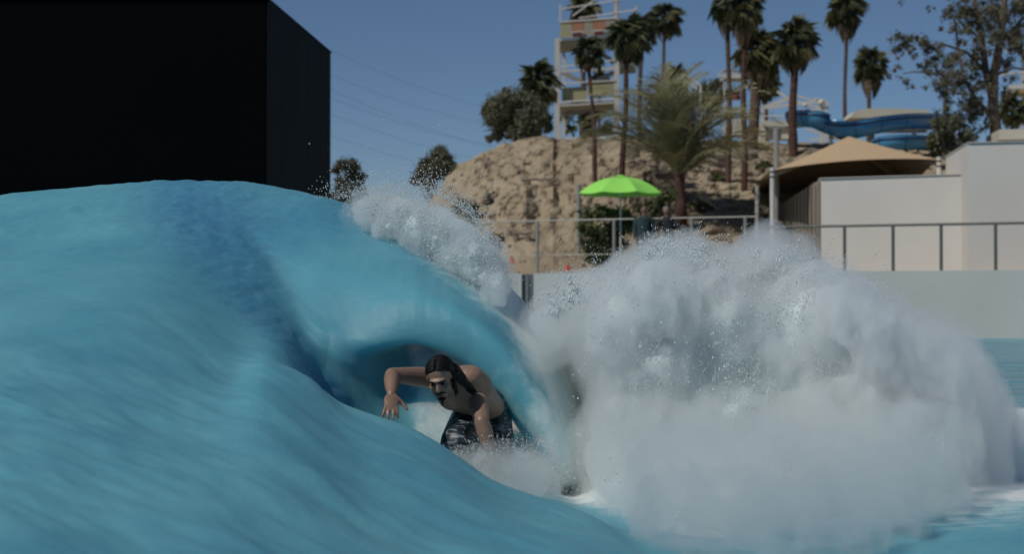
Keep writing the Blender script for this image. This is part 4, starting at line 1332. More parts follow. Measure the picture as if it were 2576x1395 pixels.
def eucalyptus():
    Y = 72
    b_ = P(2505, 380, Y)
    r = empty('eucalyptus_tree', b_, 'tall wispy eucalyptus with red brown twin trunks at the upper right', 'tree')
    t = MB()
    def br(pts, r0, r1):
        k = len(pts)
        t.tube([P(u, v, Y + dy) for (u, v, dy) in pts], [px(r0 + (r1 - r0) * i / (k - 1), Y) for i in range(k)], 8)
    br([(2508, 400, 0), (2505, 330, 0), (2498, 260, 0), (2500, 190, 0), (2515, 110, 0), (2525, 30, 0), (2530, -60, 0)], 17, 7)
    br([(2500, 260, 0), (2480, 180, .2), (2470, 100, .2), (2455, 20, .2), (2440, -60, .2)], 11, 5)
    br([(2498, 300, 0), (2450, 240, -.3), (2425, 200, -.3), (2410, 120, -.2), (2400, 40, 0)], 6, 2)
    br([(2480, 180, .2), (2430, 130, .3), (2370, 110, .3), (2330, 140, .3)], 5, 1.5)
    br([(2470, 100, .2), (2420, 60, .3), (2390, 30, .3)], 4, 1.5)
    br([(2425, 200, -.3), (2360, 185, -.5), (2300, 180, -.6), (2270, 185, -.6)], 3.5, 1)
    br([(2450, 240, -.3), (2400, 235, -.5), (2340, 190, -.5)], 3, 1)
    br([(2515, 110, 0), (2560, 60, .2), (2600, 20, .2)], 5, 2)
    br([(2500, 190, 0), (2550, 170, -.2), (2600, 180, -.2)], 4, 1.5)
    br([(2375, 385, 0), (2372, 320, 0), (2378, 240, 0), (2385, 180, 0)], 6, 3)
    t.build('trunk', M['bark'], r, True)
    bl = [(2262, 90, 20), (2278, 110, 22), (2260, 130, 16), (2290, 135, 16), (2255, 165, 14), (2240, 190, 10), (2320, 105, 14), (2340, 125, 20), (2360, 140, 22), (2320, 100, 14), (2385, 160, 32), (2350, 175, 26), (2400, 185, 34), (2370, 205, 28), (2335, 165, 18), (2380, 225, 26), (2410, 215, 24), (2360, 225, 14), (2270, 205, 12), (2285, 218, 10),
          (2395, 25, 22), (2420, 10, 30), (2440, 45, 26), (2400, 60, 18), (2425, 75, 22), (2460, 70, 26), (2370, 70, 12), (2380, 30, 14), (2480, 15, 34), (2520, 10, 40), (2560, 20, 44), (2540, 60, 40), (2500, 60, 34), (2570, 80, 36), (2530, 105, 32), (2490, 105, 26), (2560, 130, 26), (2440, 120, 24), (2460, 150, 24), (2445, 185, 24), (2475, 210, 24), (2440, 230, 26), (2465, 260, 26), (2440, 285, 26), (2480, 290, 20), (2425, 260, 22), (2450, 320, 24), (2420, 300, 18), (2515, 165, 22), (2540, 200, 20), (2530, 240, 16), (2380, 270, 18), (2385, 300, 18), (2310, 95, 8), (2340, 20, 8), (2270, 2, 8), (2475, 330, 16), (2440, 350, 18)]
    random.seed(12)
    c = px_blobs(bl, Y, 1.6)
    # break each clump into small sprays
    r_ = np.random.default_rng(12)
    cc = []
    for q in c:
        for _ in range(7):
            d = r_.normal(size=3) * q[3] * 0.55
            cc.append((q[0] + d[0], q[1] + d[1], q[2] + d[2], q[3] * r_.uniform(.3, .75)))
    leafcloud('crown', r, cc, 34000, 0.06, M['leaf_euc'], 13)


eucalyptus()

# ------------------------------------------------------------------ power lines
for k, ((u0, v0), (u1, v1)) in enumerate((((700, 60), (1420, 300)), ((700, 190), (1420, 380)), ((700, 230), (1420, 420)), ((700, 130), (1420, 330)), ((700, 160), (1420, 395)), ((700, 290), (1420, 450)))):
    a = P(u0, v0, 150); b_ = P(u1, v1, 230)
    pts = [a.lerp(b_, t / 12) - Vector((0, 0, 3.0 * 4 * (t / 12) * (1 - t / 12) * 0.6)) for t in range(13)]
    o = MB().tube(pts, 0.010, 4).build('power_line', M['cable'])
    tag(o, ('topmost', 'fourth from the top', 'fifth from the top', 'second from the top', 'third from the top', 'lowest')[k] + ' of the thin power lines crossing the sky beside the black building', 'power line', 'overhead power lines left of the hill')

# ------------------------------------------------------------------ people
def standing(label, u, vhead, Y, scale, shirt, hair=True, lean=0.0, arm='down', legs=True, face=0.0, cap=None):
    """clothed figure; head top seen at (u, vhead)"""
    top = P(u, vhead, Y)
    gz = max(DECK + .01, ground_z(top.x, Y, DECK)) if Y > 52 else DECK + .01
    H = top.z - gz if scale is None else scale
    bz = top.z - H
    r = empty('person', (top.x, Y, bz), label, 'person')
    def q(x, y, z):
        return Vector((top.x + x * H, Y + y * H, bz + z * H))
    R = Matrix.Rotation(face, 3, 'Z')
    l = lean
    body = MB()
    body.ball(q(l, 0, .935), (0.045 * H, 0.055 * H, 0.066 * H), 14, 10)
    body.tube([q(l, 0, .88), q(l * .9, 0, .83)], .03 * H, 8)
    hands = []
    sh = [q(l * .8 - .11, 0, .80), q(l * .8 + .11, 0, .80)]
    if arm == 'down':
        el = [q(l * .5 - .14, .0, .64), q(l * .5 + .14, .0, .64)]; wr = [q(l * .5 - .13, -.05, .49), q(l * .5 + .13, -.05, .49)]
    elif arm == 'camera':
        el = [q(l - .14, -.05, .68), q(l + .14, -.05, .68)]; wr = [q(l - .05, -.16, .80), q(l + .05, -.16, .80)]
    else:
        el = [q(l - .17, -.1, .68), q(l + .19, -.08, .68)]; wr = [q(l - .10, -.22, .60), q(l + .25, -.16, .58)]
    for s in (0, 1):
        body.tube([sh[s], el[s], wr[s]], [.03 * H, .024 * H, .018 * H], 8)
        d = (wr[s] - el[s]).normalized()
        body.ball(wr[s] + d * .03 * H, (.02 * H, .016 * H, .028 * H), 8, 6)
        for k in range(4):
            o_ = Vector(((k - 1.5) * .011 * H, 0, 0))
            body.tube([wr[s] + d * .04 * H + o_, wr[s] + d * .07 * H + o_ * 1.2, wr[s] + d * .085 * H + o_ * 1.1 + Vector((0, -.008 * H, 0))], .0055 * H, 6)
    body.tube([q(l * .7, 0, .80), q(0, 0, .5)], .08 * H, 8, flat=.45)
    for s in (-1, 1):
        body.tube([q(s * .05, 0, .5), q(s * .055, -.01, .27), q(s * .055, .01, .04)], [.055 * H, .035 * H, .025 * H], 8)
        body.ball(q(s * .057, -.03, .02), (.024 * H, .065 * H, .02 * H), 8, 6)
    # nose
    body.ball(q(l, -.056, .93), (.009 * H, .012 * H, .014 * H), 6, 5)
    remeshed(body, 'body', M['skin_far'], r, 0.014, 2)
    top_ = MB()
    for s in (0, 1):
        top_.tube([sh[s], el[s], wr[s].lerp(el[s], .1)], [.042 * H, .034 * H, .028 * H], 8)
    top_.tube([q(l * .9, 0, .845), q(l * .8, 0, .80), q(l * .6, 0, .70), q(l * .2, 0, .56), q(0, 0, .47)], [.045 * H, .115 * H, .11 * H, .10 * H, .10 * H], 12, flat=.75)
    remeshed(top_, 'shirt', M[shirt], r, 0.02, 2)
    tr = MB()
    tr.tube([q(0, 0, .53), q(0, 0, .46)], [.085 * H, .088 * H], 10, flat=.7)
    for s in (-1, 1):
        tr.tube([q(s * .045, 0, .49), q(s * .055, -.01, .27), q(s * .055, .01, .06)], [.062 * H, .045 * H, .038 * H], 8)
    remeshed(tr, 'trousers', M['trouser'], r, 0.02, 2)
    hr = MB()
    hr.ball(q(l, .012, .952), (.052 * H, .060 * H, .058 * H), 14, 9)
    if hair == 'long':
        hr.ball(q(l, .035, .91), (.045 * H, .03 * H, .06 * H), 10, 8)
    hr.build('hair' if cap is None else 'cap', M['hair_dry'] if cap is None else M[cap], r, True)
    for s in (-1, 1):
        MB().ball(q(l + s * .018, -.052, .938), .005 * H, 6, 4).build('eye', M['eye'], r)
    return r


pr = standing('standing person in dark teal top with black hair before the bush', 1620, 516, 48.7, None, 'shirt_teal', arm='down', hair='long')
MB().box(P(1620, 515, 49) , (0.01, .01, .01)) if False else None
standing('person in charcoal top and grey cap leaning at the fence beside the palm trunk', 1686, 520, 48.6, None, 'shirt_dark', cap='shirt_grey', arm='reach', lean=-.06)
standing('dark clothed person with black hair standing higher behind the lime umbrella', 1622, 434, 59.5, 1.65, 'shirt_dark', arm='down', hair='long')

# ------------------------------------------------------------------ surfer
KS = 0.91


def SJ(u, v, y):
    return P(u, v, y * KS)


SURF_Y = 9.1
sf = empty('person', SJ(1235, 1185, 10.1), 'bare chested surfer with long wet black hair crouching in the wave barrel', 'person')
b = MB()


def limb(mb, pts, rads, flat=1.0, n=12):
    mb.tube(pts, rads, n, flat=flat)
    for p_, r_ in zip(pts, rads):
        mb.ball(p_, r_ * 0.98, 12, 8)


pel = SJ(1217, 1034, 10.2); belly = SJ(1205, 1014, 10.03); chest = SJ(1170, 985, 9.86); ub = SJ(1150, 962, 9.80); neck = SJ(1132, 958, 9.72)
RSh = SJ(1082, 951, 9.80); RE = SJ(986, 944, 9.62); RW = SJ(985, 992, 9.46)
LSh = SJ(1196, 976, 9.88); LE = SJ(1212, 1062, 9.62); LW = SJ(1235, 1140, 9.62)
# torso as chain of ellipsoids (broad between the shoulders)
ax = (LSh - RSh).normalized()
spine = [(pel, .125, .11), (belly, .125, .095), (chest, .155, .11), (ub, .15, .085)]
for i in range(len(spine) - 1):
    (c0_, a0, b0_), (c1_, a1, b1_) = spine[i], spine[i + 1]
    for t in np.linspace(0, 1, 14):
        c = c0_.lerp(c1_, t); aa = a0 + (a1 - a0) * t; bb_ = b0_ + (b1_ - b0_) * t
        d = (c1_ - c0_).normalized()
        x_ = (ax - d * ax.dot(d)).normalized(); y_ = d.cross(x_)
        R = Matrix((x_, y_, d)).transposed()
        b.ball(c, (aa, bb_, .07), 18, 10, rot=R)
limb(b, [RSh.lerp(ub, .5), RSh], [.062, .056])
limb(b, [LSh.lerp(ub, .5), LSh], [.068, .06])
limb(b, [ub, neck], [.062, .056])
limb(b, [RSh, RSh.lerp(RE, .35), RSh.lerp(RE, .75), RE], [.056, .052, .044, .038])
limb(b, [RE, RE.lerp(RW, .3), RE.lerp(RW, .7), RW], [.038, .042, .034, .025])
limb(b, [LSh, LSh.lerp(LE, .35), LSh.lerp(LE, .75), LE], [.060, .055, .046, .040])
limb(b, [LE, LE.lerp(LW, .3), LE.lerp(LW, .7), LW], [.040, .043, .035, .026])


def hand(mb, W_, dirv, side, spread=1.0, s=1.0):
    d = dirv.normalized(); x_ = (side - d * side.dot(d)).normalized(); n_ = d.cross(x_)
    R = Matrix((x_, n_, d)).transposed()
    palm = W_ + d * .052 * s
    mb.ball(palm, (.041 * s, .018 * s, .055 * s), 14, 10, rot=R)
    for k, (o_, L) in enumerate(((-.030, .068), (-.010, .078), (.011, .074), (.030, .058))):
        base = W_ + d * .088 * s + x_ * o_ * s * .9
        dd_ = (d + x_ * (o_ * 9 * spread)).normalized()
        m1 = base + dd_ * L * .5 * s - n_ * .004
        m2 = base + dd_ * L * .8 * s - n_ * .014
        e1 = base + dd_ * L * s - n_ * .028
        mb.tube([base - d * .02, base, m1, m2, e1], [.0095 * s, .0098 * s, .0088 * s, .008 * s, .0066 * s], 8)
    tb = W_ + d * .03 * s + x_ * .032 * s
    td = (d * .55 + x_ * .85 - n_ * .3).normalized()
    mb.tube([tb - td * .02, tb + td * .03 * s, tb + td * .052 * s + d * .01, tb + td * .066 * s + d * .022], [.014 * s, .012 * s, .0105 * s, .008 * s], 8)


hand(b, RW, (SJ(984, 1028, 9.375) - RW), Vector((1, 0.3, 0)), .75)
hand(b, LW, (SJ(1246, 1180, 9.66) - LW), Vector((-1, 0.2, 0)), .7)
# legs
RH = SJ(1188, 1050, 10.15); RK = SJ(1152, 1126, 9.78); RA = SJ(1178, 1192, 10.10)
LH = SJ(1240, 1040, 10.25); LK = SJ(1252, 1120, 9.98); LA = SJ(1243, 1188, 10.3)
for H_, K_, A_ in ((RH, RK, RA), (LH, LK, LA)):
    limb(b, [H_, H_.lerp(K_, .5), K_], [.085, .075, .055])
    limb(b, [K_, K_.lerp(A_, .35), A_], [.053, .055, .034])
    ft = A_ + Vector((-.02, -.07, -.035))
    b.ball(ft, (.042, .12, .03), 12, 8)
# head
HC = SJ(1108, 949, 9.58)
yaw, pit, rol = math.radians(-14), math.radians(31), math.radians(-6)
RH_ = Euler((pit, rol, yaw), 'XYZ').to_matrix()


HS = .88


def HQ(x, y, z):
    return HC + RH_ @ Vector((x, y, z)) * HS


hv = MB()
def hball(x, y, z, r):
    hv.ball(HQ(x, y, z), tuple(q * HS for q in r), 16, 12, rot=RH_)


hball(0, .018, .030, (.077, .094, .082))       # cranium
hball(0, -.030, -.030, (.062, .060, .070))     # face mass
hball(0, -.048, -.082, (.036, .036, .032))     # chin
hball(0, -.074, .022, (.050, .022, .013))      # brow
for s in (-1, 1):
    hball(s * .040, -.062, -.025, (.022, .022, .018))    # cheek
    hball(s * .045, -.02, -.065, (.022, .045, .026))     # jaw
    hball(s * .077, .008, -.010, (.010, .020, .032))     # ear
hv.tube([HQ(0, -.082, .010), HQ(0, -.104, -.030)], [.008, .013], 8)
hball(0, -.102, -.034, (.017, .013, .011))
hball(0, -.084, -.060, (.024, .012, .010))
b.add(hv.v, hv.f)
limb(b, [HQ(0, .03, -.05), neck], [.055, .058])
remeshed(b, 'body', M['skin'], sf, 0.0055, 3, 0.5)
# eyes in their sockets, brows, moustache and goatee, lips
for s in (-1, 1):
    MB().ball(HQ(s * .030, -.081, .000), (.013, .008, .007), 10, 6, rot=RH_).build('eye', M['eye'], sf, True)
    MB().tube([HQ(s * .012, -.092, .017), HQ(s * .032, -.091, .024), HQ(s * .052, -.076, .017)], [.005, .006, .003], 6).build('eyebrow', M['hair'], sf, True)
m_ = MB()
m_.tube([HQ(-.034, -.080, -.062), HQ(-.014, -.097, -.049), HQ(.014, -.097, -.049), HQ(.034, -.080, -.062)], [.003, .006, .006, .003], 8)
m_.build('moustache', M['hair'], sf, True)
MB().tube([HQ(-.019, -.091, -.066), HQ(0, -.096, -.065), HQ(.019, -.091, -.066)], [.003, .006, .003], 8).build('mouth', M['lip_skin'], sf, True)
m_ = MB()
m_.ball(HQ(0, -.074, -.102), (.020, .016, .014), 12, 8, rot=RH_)
m_.tube([HQ(0, -.082, -.11), HQ(-.004, -.078, -.135), HQ(-.006, -.07, -.16)], [.008, .005, .002], 6)
m_.build('goatee', M['hair'], sf, True)
# hair: parted cap plus wet strands swept back over the far shoulder
hr = MB()
for s in (-1, 1):
    for k in range(44):
        phi = math.radians(50 - 150 * k / 43 + random.uniform(-1.5, 1.5))
        d0 = Vector((0, -math.sin(phi), math.cos(phi)))
        pts = []
        for j in range(9):
            an = math.radians(1 + 100 * j / 8)
            d = d0 * math.cos(an) + Vector((s, 0, 0)) * math.sin(an) + Vector((0, .15 + .6 * k / 43, -.45)) * (j / 8) ** 1.7
            d.normalize()
            kk = 1.035 + .012 * math.sin(k * 2.3 + s)
            pts.append(HQ(d.x * .077 * kk, .018 + d.y * .094 * kk, .030 + d.z * .082 * kk))
        hr.tube(pts, [.003, .0045, .0055, .0055, .006, .0055, .0055, .005, .004], 5)
hr.ball(HQ(0, .033, .037), (.0705, .0790, .0715), 20, 14, rot=RH_)
tail0 = HQ(.075, .06, .0)
for k in range(9):
    o_ = Vector((random.uniform(-.02, .02), random.uniform(-.02, .02), random.uniform(-.02, .02)))
    m1 = SJ(1160 + random.uniform(-6, 6), 952 + random.uniform(-8, 8), 9.62)
    m2 = SJ(1182 + random.uniform(-5, 8), 978 + random.uniform(-6, 6), 9.70)
    e_ = SJ(1198 + random.uniform(-14, 6), 992 + random.uniform(-8, 4), 9.68)
    hr.tube([HQ(.05, .05, .04) + o_, tail0 + o_, m1, m2, e_], [.014, .020, .016, .011, .003], 6)
for k in range(4):
    a = HQ(.078, .0 + .01 * k, -.01)
    hr.tube([HQ(.07, 0, .04), a, a + Vector((.004, 0, -.05)), a + Vector((.008 + .004 * k, 0, -.10))], [.012, .010, .007, .002], 6)
hr.build('hair', M['hair'], sf, True)
# board shorts
sh_ = MB()
dpel = (belly - pel).normalized()
sh_.ball(pel, (.138, .125, .115), 16, 12)
limb(sh_, [pel.lerp(belly, .35), pel], [.128, .14])
limb(sh_, [RH, RH.lerp(RK, .5), RH.lerp(RK, .92)], [.112, .108, .104])
limb(sh_, [LH, LH.lerp(LK, .5), LH.lerp(LK, .88)], [.104, .096, .092])
remeshed(sh_, 'board_shorts', M['shorts'], sf, 0.011, 3)
MB().tube([HQ(.02, -.03, -.12), SJ(1118, 1005, 9.55)], .002, 4) if False else None

# surfboard under the feet
bd = empty('surfboard', SJ(1215, 1198, 10.2), 'white surfboard under the surfer half hidden by spray', 'surfboard')
m_ = MB()
cB = SJ(1212, 1200, 10.2); cB.z = max(cB.z, 0.05)
for side in (0, 1):
    pass
n = 16; vs = []
for zz in (.025, -.025):
    for i in range(n + 1):
        t = i / n
        w_ = .25 * math.sin(math.pi * min(1, t * 1.02 + .03)) ** .55 * (1 - .25 * t)
        for s in (-1, 1):
            p_ = Vector(((t - .5) * -1.75 * .55, (t - .5) * -1.75 * .8, 0)) + Vector((.82, -.57, 0)) * s * w_
            vs.append(cB + p_ + Vector((0, 0, zz + .25 * max(0, t - .7) ** 2 * 3)))
k = 2 * (n + 1)
fs = [(2 * i, 2 * i + 1, 2 * i + 3, 2 * i + 2) for i in range(n)] + [(k + 2 * i + 2, k + 2 * i + 3, k + 2 * i + 1, k + 2 * i) for i in range(n)]
fs += [(2 * i, 2 * i + 2, k + 2 * i + 2, k + 2 * i) for i in range(n)] + [(2 * i + 3, 2 * i + 1, k + 2 * i + 1, k + 2 * i + 3) for i in range(n)]
m_.add(vs, fs).build('deck_skin', M['board'], bd, True)
MB().box(cB + Vector((.45, .6, -.08)), (.01, .1, .1)).build('fin', M['steel_grey'], bd)

# ------------------------------------------------------------------ splash
def mist_material(name, dens, col=(0.965, 0.995, 0.998), torn=False):
    m = bpy.data.materials.new(name); m.use_nodes = True
    nt = m.node_tree; nt.nodes.clear()
    v = nt.nodes.new('ShaderNodeVolumePrincipled')
    v.inputs['Color'].default_value = (*col, 1)
    v.inputs['Density'].default_value = dens
    v.inputs['Anisotropy'].default_value = 0.2
    if torn:
        tc = nt.nodes.new('ShaderNodeTexCoord')
        mp = nt.nodes.new('ShaderNodeMapping'); mp.inputs['Scale'].default_value = (1.0, 1.0, 0.55)
        n = nt.nodes.new('ShaderNodeTexNoise'); n.inputs['Scale'].default_value = 7.0; n.inputs['Detail'].default_value = 4; n.inputs['Roughness'].default_value = 0.65
        mr = nt.nodes.new('ShaderNodeMapRange'); mr.inputs['From Min'].default_value = 0.43; mr.inputs['From Max'].default_value = 0.68
        mr.inputs['To Max'].default_value = dens * 2.2
        nt.links.new(tc.outputs['Object'], mp.inputs[0]); nt.links.new(mp.outputs[0], n.inputs['Vector'])
        nt.links.new(n.outputs[0], mr.inputs['Value']); nt.links.new(mr.outputs[0], v.inputs['Density'])
    o_ = nt.nodes.new('ShaderNodeOutputMaterial')
    nt.links.new(v.outputs[0], o_.inputs['Volume'])
    return m


def vol_shape(blobs, voxel, smooth, amps, mat_, name, grow=0.0, seed=0.0, stretch=1.0):
    """fused, noise-displaced mass out of many balls (centre, radius)"""
    m_ = MB()
    for c, r in blobs:
        m_.ball(c, r + grow, 10, 7)
    tmp = m_.build('shell', mat_)
    md = tmp.modifiers.new('r', 'REMESH'); md.mode = 'VOXEL'; md.voxel_size = voxel
    if smooth:
        md = tmp.modifiers.new('s', 'SMOOTH'); md.factor = .6; md.iterations = smooth
    me = evaluated(tmp); bpy.data.objects.remove(tmp)
    nv = len(me.vertices)
    co = np.zeros(nv * 3, dtype=np.float32); me.vertices.foreach_get('co', co); co = co.reshape(-1, 3).astype(float)
    no = np.zeros(nv * 3, dtype=np.float32); me.vertices.foreach_get('normal', no); no = no.reshape(-1, 3).astype(float)
    d = 0
    for amp, fr, oc in amps:
        d = d + amp * fbm(co[:, 0] * fr + seed, co[:, 1] * fr, co[:, 2] * fr * stretch, oc, .55)
    co2 = co + no * d[:, None]
    me.vertices.foreach_set('co', co2.ravel().astype(np.float32))
    me.polygons.foreach_set('use_smooth', [True] * len(me.polygons))
    me.materials.clear(); me.materials.append(mat_); me.name = name
    return link(bpy.data.objects.new(name, me)), co2, no


M['mist_dense'] = mist_material('dense_spray_mist', 14.0, torn=True)
M['mist_thin'] = mist_material('thin_spray_mist', 2.2)
M['mist_crest'] = mist_material('crest_mist', 9.0, torn=True)
M['mist_veil'] = mist_material('crest_veil', .8)
M['mist_legs'] = mist_material('wake_mist', 2.2)
prof_u = [1385, 1430, 1480, 1560, 1610, 1660, 1720, 1800, 1870, 1930, 2000, 2060, 2130, 2200, 2270, 2340, 2400, 2450, 2500]
prof_v = [805, 765, 745, 722, 704, 690, 684, 694, 702, 694, 702, 730, 760, 810, 860, 930, 1020, 1140, 1270]
blobs = []
r_ = random.Random(21)
for k in range(2600):
    u = r_.uniform(1410, 2480)
    vtop = np.interp(u, prof_u, prof_v)
    rr = r_.uniform(.07, .15)
    Yk = r_.uniform(8.9, 11.0)
    rp = rr * F / Yk
    v = r_.uniform(vtop + rp * 1.0, max(vtop + rp * 1.0 + 1, 1330))
    ul = np.interp(v, [700, 800, 900, 1000, 1150, 1300], [1400, 1400, 1430, 1465, 1450, 1430])
    ur = np.interp(v, [700, 800, 900, 1000, 1150, 1300], [2070, 2140, 2200, 2240, 2270, 2290])
    if u - rp * .9 < ul + max(0, v - 820) * .12 or u + rp * .8 > ur: continue
    if u < ul + 130: Yk = max(Yk, 9.9)
    c = P(u, v, Yk)
    if c.z < -.05: c.z = r_.uniform(0, .15)
    blobs.append((c, rr))
veil = list(blobs)
for k in range(520):
    u = r_.uniform(2050, 2480); Yk = r_.uniform(8.6, 10.5)
    v = r_.uniform(np.interp(u, [2050, 2150, 2300, 2450, 2560], [730, 780, 890, 1050, 1230]), 1300)
    veil.append((P(u, v, Yk), r_.uniform(.06, .14)))
midv = [q for q in veil[len(blobs):] if q[0].x < (2380 - 1288) / F * q[0].y]
spk = []
for k in range(150):
    u = r_.uniform(1400, 2260)
    w_ = 1 + 1.3 * math.exp(-((u - 1690) / 80) ** 2) + 1.2 * math.exp(-((u - 1950) / 60) ** 2)
    Yk = r_.uniform(9.3, 10.8); v0 = np.interp(u, prof_u, prof_v); hh = r_.uniform(12, 42) * w_; du = r_.uniform(-.5, .5) + (u - 1800) / 900
    for j in range(7):
        spk.append((P(u + du * hh * j / 6, v0 + 44 - hh * j / 6, Yk), (.055 * (1 - j / 7) + .012) * r_.uniform(.8, 1.2)))
# low broken water rolling toward the camera at its foot
for k in range(900):
    u = r_.uniform(1560, 2330); Yk = r_.uniform(6.9 + max(0, (u - 1800) / 400), 9.0)
    edge = P(u, np.interp(u, [1480, 1655, 2000, 2450], [1300, 1398, 1420, 1290]), 1).z
    c = PZ(u, Yk, r_.uniform(-.05, .02) + .10 * max(0, (Yk - 7) / 2))
    if 1288 + F * c.x / c.y < 1500 + (9 - Yk) * 90: continue
    blobs.append((c, r_.uniform(.03, .075)))
splash, co2, no = vol_shape(blobs, 0.022, 22, [(.09, 2.2, 2), (.10, 6, 5)], M['foam'], 'splash_foam', stretch=.6)
fog = []
for k in range(700):
    Yk = r_.uniform(6.1, 9.2)
    u = r_.uniform(1480 + (9.2 - Yk) * 75, 2420 - max(0, 8 - Yk) * 160)
    c = PZ(u, Yk, r_.uniform(.02, .10 + .42 * ((Yk - 6) / 3.2) ** 1.2))
    fog.append((c, r_.uniform(.06, .13)))
nv = len(co2)
tag(splash, 'huge white explosion of foam right of the surfer', 'splash', kind='stuff')
o, _, _ = vol_shape(blobs + midv + [(c_, r__ * .6) for c_, r__ in spk], 0.035, 5, [(.12, 3.5, 3), (.08, 9, 4)], M['mist_dense'], 'splash_mist', .07, 3.0, .5)
tag(o, 'dense white mist hugging the splash', 'mist', kind='stuff')
o, _, _ = vol_shape(veil + spk + blobs[-400:], 0.045, 6, [(.18, 1.8, 3), (.09, 6, 3)], M['mist_thin'], 'splash_haze', .14, 9.0, .5)
tag(o, 'thin outer veil of mist round the splash', 'mist', kind='stuff')

M['mist_low'] = mist_material('low_spray_mist', 3.4, (0.91, 0.96, 0.96), torn=True)
o, _, _ = vol_shape(fog, 0.06, 12, [(.10, 2.2, 3), (.06, 7, 3)], M['mist_low'], 'base_mist', .05, 4.0, .7)
tag(o, 'low grey mist rolling over the water in front of the splash', 'mist', kind='stuff')

# droplets ---------------------------------------------------------
OCT = np.array([(1, 0, 0), (-1, 0, 0), (0, 1, 0), (0, -1, 0), (0, 0, 1), (0, 0, -1)], float)
OF = np.array([(0, 2, 4), (2, 1, 4), (1, 3, 4), (3, 0, 4), (2, 0, 5), (1, 2, 5), (3, 1, 5), (0, 3, 5)])


def droplets(name, pos, rad, elong, label, m=M['foam']):
    n = len(pos)
    V = OCT[None] * rad[:, None, None]
    V = V * np.array([1, 1, 1])[None, None]
    V[:, :, 2] *= elong[:, None]
    V = V + pos[:, None, :]
    Fc = OF[None] + (np.arange(n) * 6)[:, None, None]
    me = np_mesh(name, V.reshape(-1, 3), Fc.reshape(-1, 3), True)
    me.materials.append(m)
    o_ = link(bpy.data.objects.new(name, me))
    tag(o_, label, 'spray', kind='stuff')
    return o_


r_ = np.random.default_rng(5)
# halo round the splash
idx = r_.integers(0, nv, 60000)
off = r_.exponential(.06, 60000) + .07
pos = co2[idx] + no[idx] * off[:, None] + r_.normal(size=(60000, 3)) * .02
rad = (.0012 + .008 * r_.uniform(0, 1, 60000) ** 4) * np.exp(-off * 3)
pos_l = [pos]; rad_l = [rad]; el_l = [r_.uniform(1, 2, 60000)]
# crown jets along the top edge
nj = 1500
for k in range(nj):
    u = r_.uniform(1400, 2320)
    vt_ = np.interp(u, prof_u, prof_v)
    Y = r_.uniform(9.2, 10.8)
    base = np.array(P(u, vt_ + 12, Y))
    amp = 1.0 + 1.2 * math.exp(-((u - 1690) / 90) ** 2) + .9 * math.exp(-((u - 1950) / 70) ** 2) + .5 * math.exp(-((u - 1470) / 40) ** 2)
    vel = np.array([r_.normal() * .5 + (u - 1850) / 900, r_.normal() * .3, r_.uniform(.5, 1.3) * amp])
    n = r_.integers(25, 60)
    t = np.sort(r_.uniform(0, 1, n)) * r_.uniform(.08, .17)
    p_ = base[None] + vel[None] * t[:, None] + np.array([0, 0, -4.0])[None] * (t ** 2)[:, None] + r_.normal(size=(n, 3)) * .006 * (1 + 12 * t[:, None])
    pos_l.append(p_); rad_l.append((.0012 + .0075 * r_.uniform(0, 1, n) ** 2.5) * (1 - .5 * t / t.max())); el_l.append(r_.uniform(1.2, 4.0, n))
# torn strings of drops all over the front of the splash, flung from where the lip lands
src = np.array(P(1700, 1180, 10.4))
ns_ = 5200
pick = r_.integers(0, nv, ns_ * 3)
front = pick[(no[pick][:, 1] < 0.35) & (co2[pick][:, 2] > .12)][:ns_]
for i in front:
    b0 = co2[i] + no[i] * .02
    dirv = b0 - src; dirv /= np.linalg.norm(dirv) + 1e-6
    dirv = dirv * .6 + no[i] * .35 + np.array([0, 0, .45]) + r_.normal(size=3) * .22
    L = .06 + .22 * r_.uniform() ** 2
    n = int(r_.integers(12, 34))
    t = np.sort(r_.uniform(0, 1, n))
    bend = np.array([r_.normal() * .03, 0, -.10 * L])
    p_ = b0[None] + dirv[None] * (t * L)[:, None] + bend[None] * (t ** 2)[:, None] + r_.normal(size=(n, 3)) * (.003 + .012 * t)[:, None]
    pos_l.append(p_); rad_l.append((.0013 + .0055 * r_.uniform(0, 1, n) ** 3) * (1 - .55 * t)); el_l.append(r_.uniform(1.1, 2.8, n))
droplets('splash_spray', np.concatenate(pos_l), np.concatenate(rad_l), np.concatenate(el_l), 'fine droplets thrown up round the white splash')

# crest spray along the lip behind the wave
m_ = MB()
rr_ = random.Random(4)
cu = [905, 950, 1000, 1060, 1110, 1160, 1210, 1245, 1265]
ct = [505, 482, 485, 505, 520, 545, 590, 640, 700]
cb = [520, 550, 575, 610, 640, 665, 700, 730, 745]
blobs = []
for k in range(700):
    u = rr_.uniform(915, 1262)
    t_, b__ = np.interp(u, cu, ct) + 26, np.interp(u, cu, cb)
    Yk = rr_.uniform(10.4, 11.0) - (u - 900) * .0022
    rr = rr_.uniform(.015, .04)
    rp = rr * F / Yk
    v = rr_.uniform(t_ + rp, max(t_ + rp + 1, b__ + 10))
    if u + rp > 1262 + (v - 700) * .1: continue
    blobs.append((P(u, v, Yk), rr))
o, co2, no = vol_shape([(c_, r__ * .75) for c_, r__ in blobs[::3]], .011, 4, [(.04, 6, 3), (.04, 15, 4)], M['foam'], 'crest_foam')
nv = len(co2)
tag(o, 'white foam blown back off the crest of the wave', 'foam', kind='stuff')
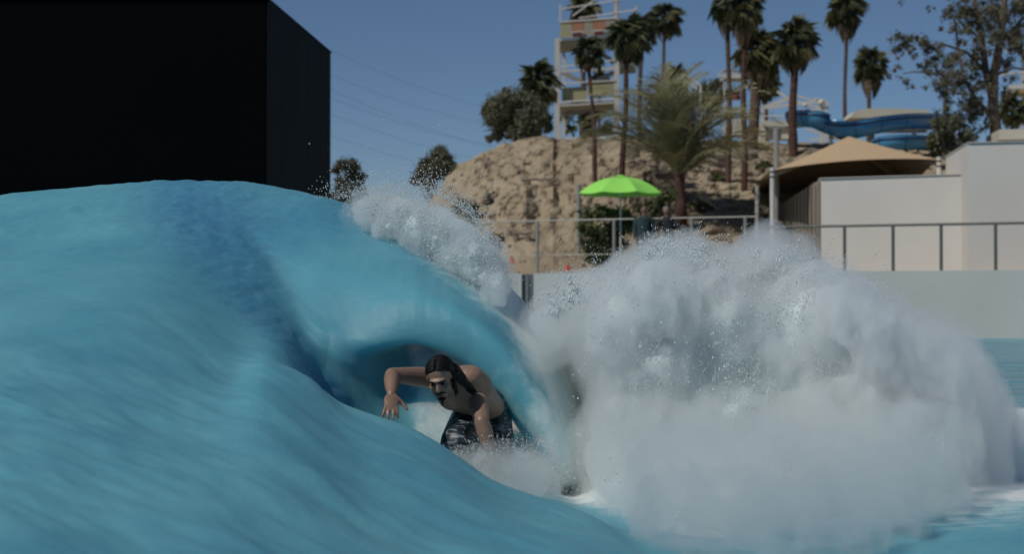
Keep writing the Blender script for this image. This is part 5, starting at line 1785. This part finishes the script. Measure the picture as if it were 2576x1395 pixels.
o, _, _ = vol_shape(blobs, .03, 4, [(.07, 6, 4), (.04, 15, 3)], M['mist_crest'], 'crest_mist', .055)
tag(o, 'white mist along the breaking crest', 'mist', kind='stuff')
o, _, _ = vol_shape(blobs, .045, 8, [(.10, 3, 3)], M['mist_veil'], 'crest_haze', .11)
tag(o, 'thin veil of mist over the breaking crest', 'mist', kind='stuff')
n = 60000
idx = r_.integers(0, nv, n)
off = r_.exponential(.06, n) + .01
pos = co2[idx] + no[idx] * off[:, None] + r_.normal(size=(n, 3)) * .015 + np.array([0.0, 0, .3]) * (off ** 1.0)[:, None]
rad = (.001 + .0055 * r_.uniform(0, 1, n) ** 4) * np.exp(-off * 3)
n2 = 2600
us_ = 760 + 480 * r_.beta(2.2, 1.3, n2); vv_ = np.interp(us_, [780, 860, 950, 1100, 1180, 1230], [500, 500, 480, 490, 540, 600]) - r_.exponential(22, n2)
pts = np.array([tuple(P(a, c, y)) for a, c, y in zip(us_, vv_, r_.uniform(10.2, 11.2, n2))])
droplets('crest_spray', np.concatenate([pos, pts]), np.concatenate([rad, r_.uniform(.0015, .004, n2)]), np.concatenate([r_.uniform(1, 2, n), r_.uniform(1, 1.8, n2)]), 'fine droplets blown above the wave crest')

# spray round the surfer's legs and inside the barrel
rr_ = random.Random(8)
blobs = []
for k in range(330):
    u = rr_.gauss(1240, 70); Yk = rr_.uniform(8.3, 9.6)
    v = 1235 - abs(rr_.gauss(0, 38))
    c = P(u, v, Yk)
    if u < 1120 or u > 1430: continue
    blobs.append((c, rr_.uniform(.04, .09)))
o, cw, nw = vol_shape(blobs, .03, 8, [(.05, 4, 3)], M['mist_legs'], 'wake_mist', .02)
tag(o, 'white mist round the legs of the surfer', 'mist', kind='stuff')
n = 4000
idx = r_.integers(0, len(cw), n)
pts = cw[idx] + nw[idx] * r_.normal(0, .03, n)[:, None]
droplets('wake_spray', pts, r_.uniform(.001, .0035, n), r_.uniform(1, 2, n), 'white spray round the legs of the surfer')
print('tris approx', sum(len(o.data.polygons) for o in bpy.data.objects if o.type == 'MESH'), 'objects', len(bpy.data.objects))
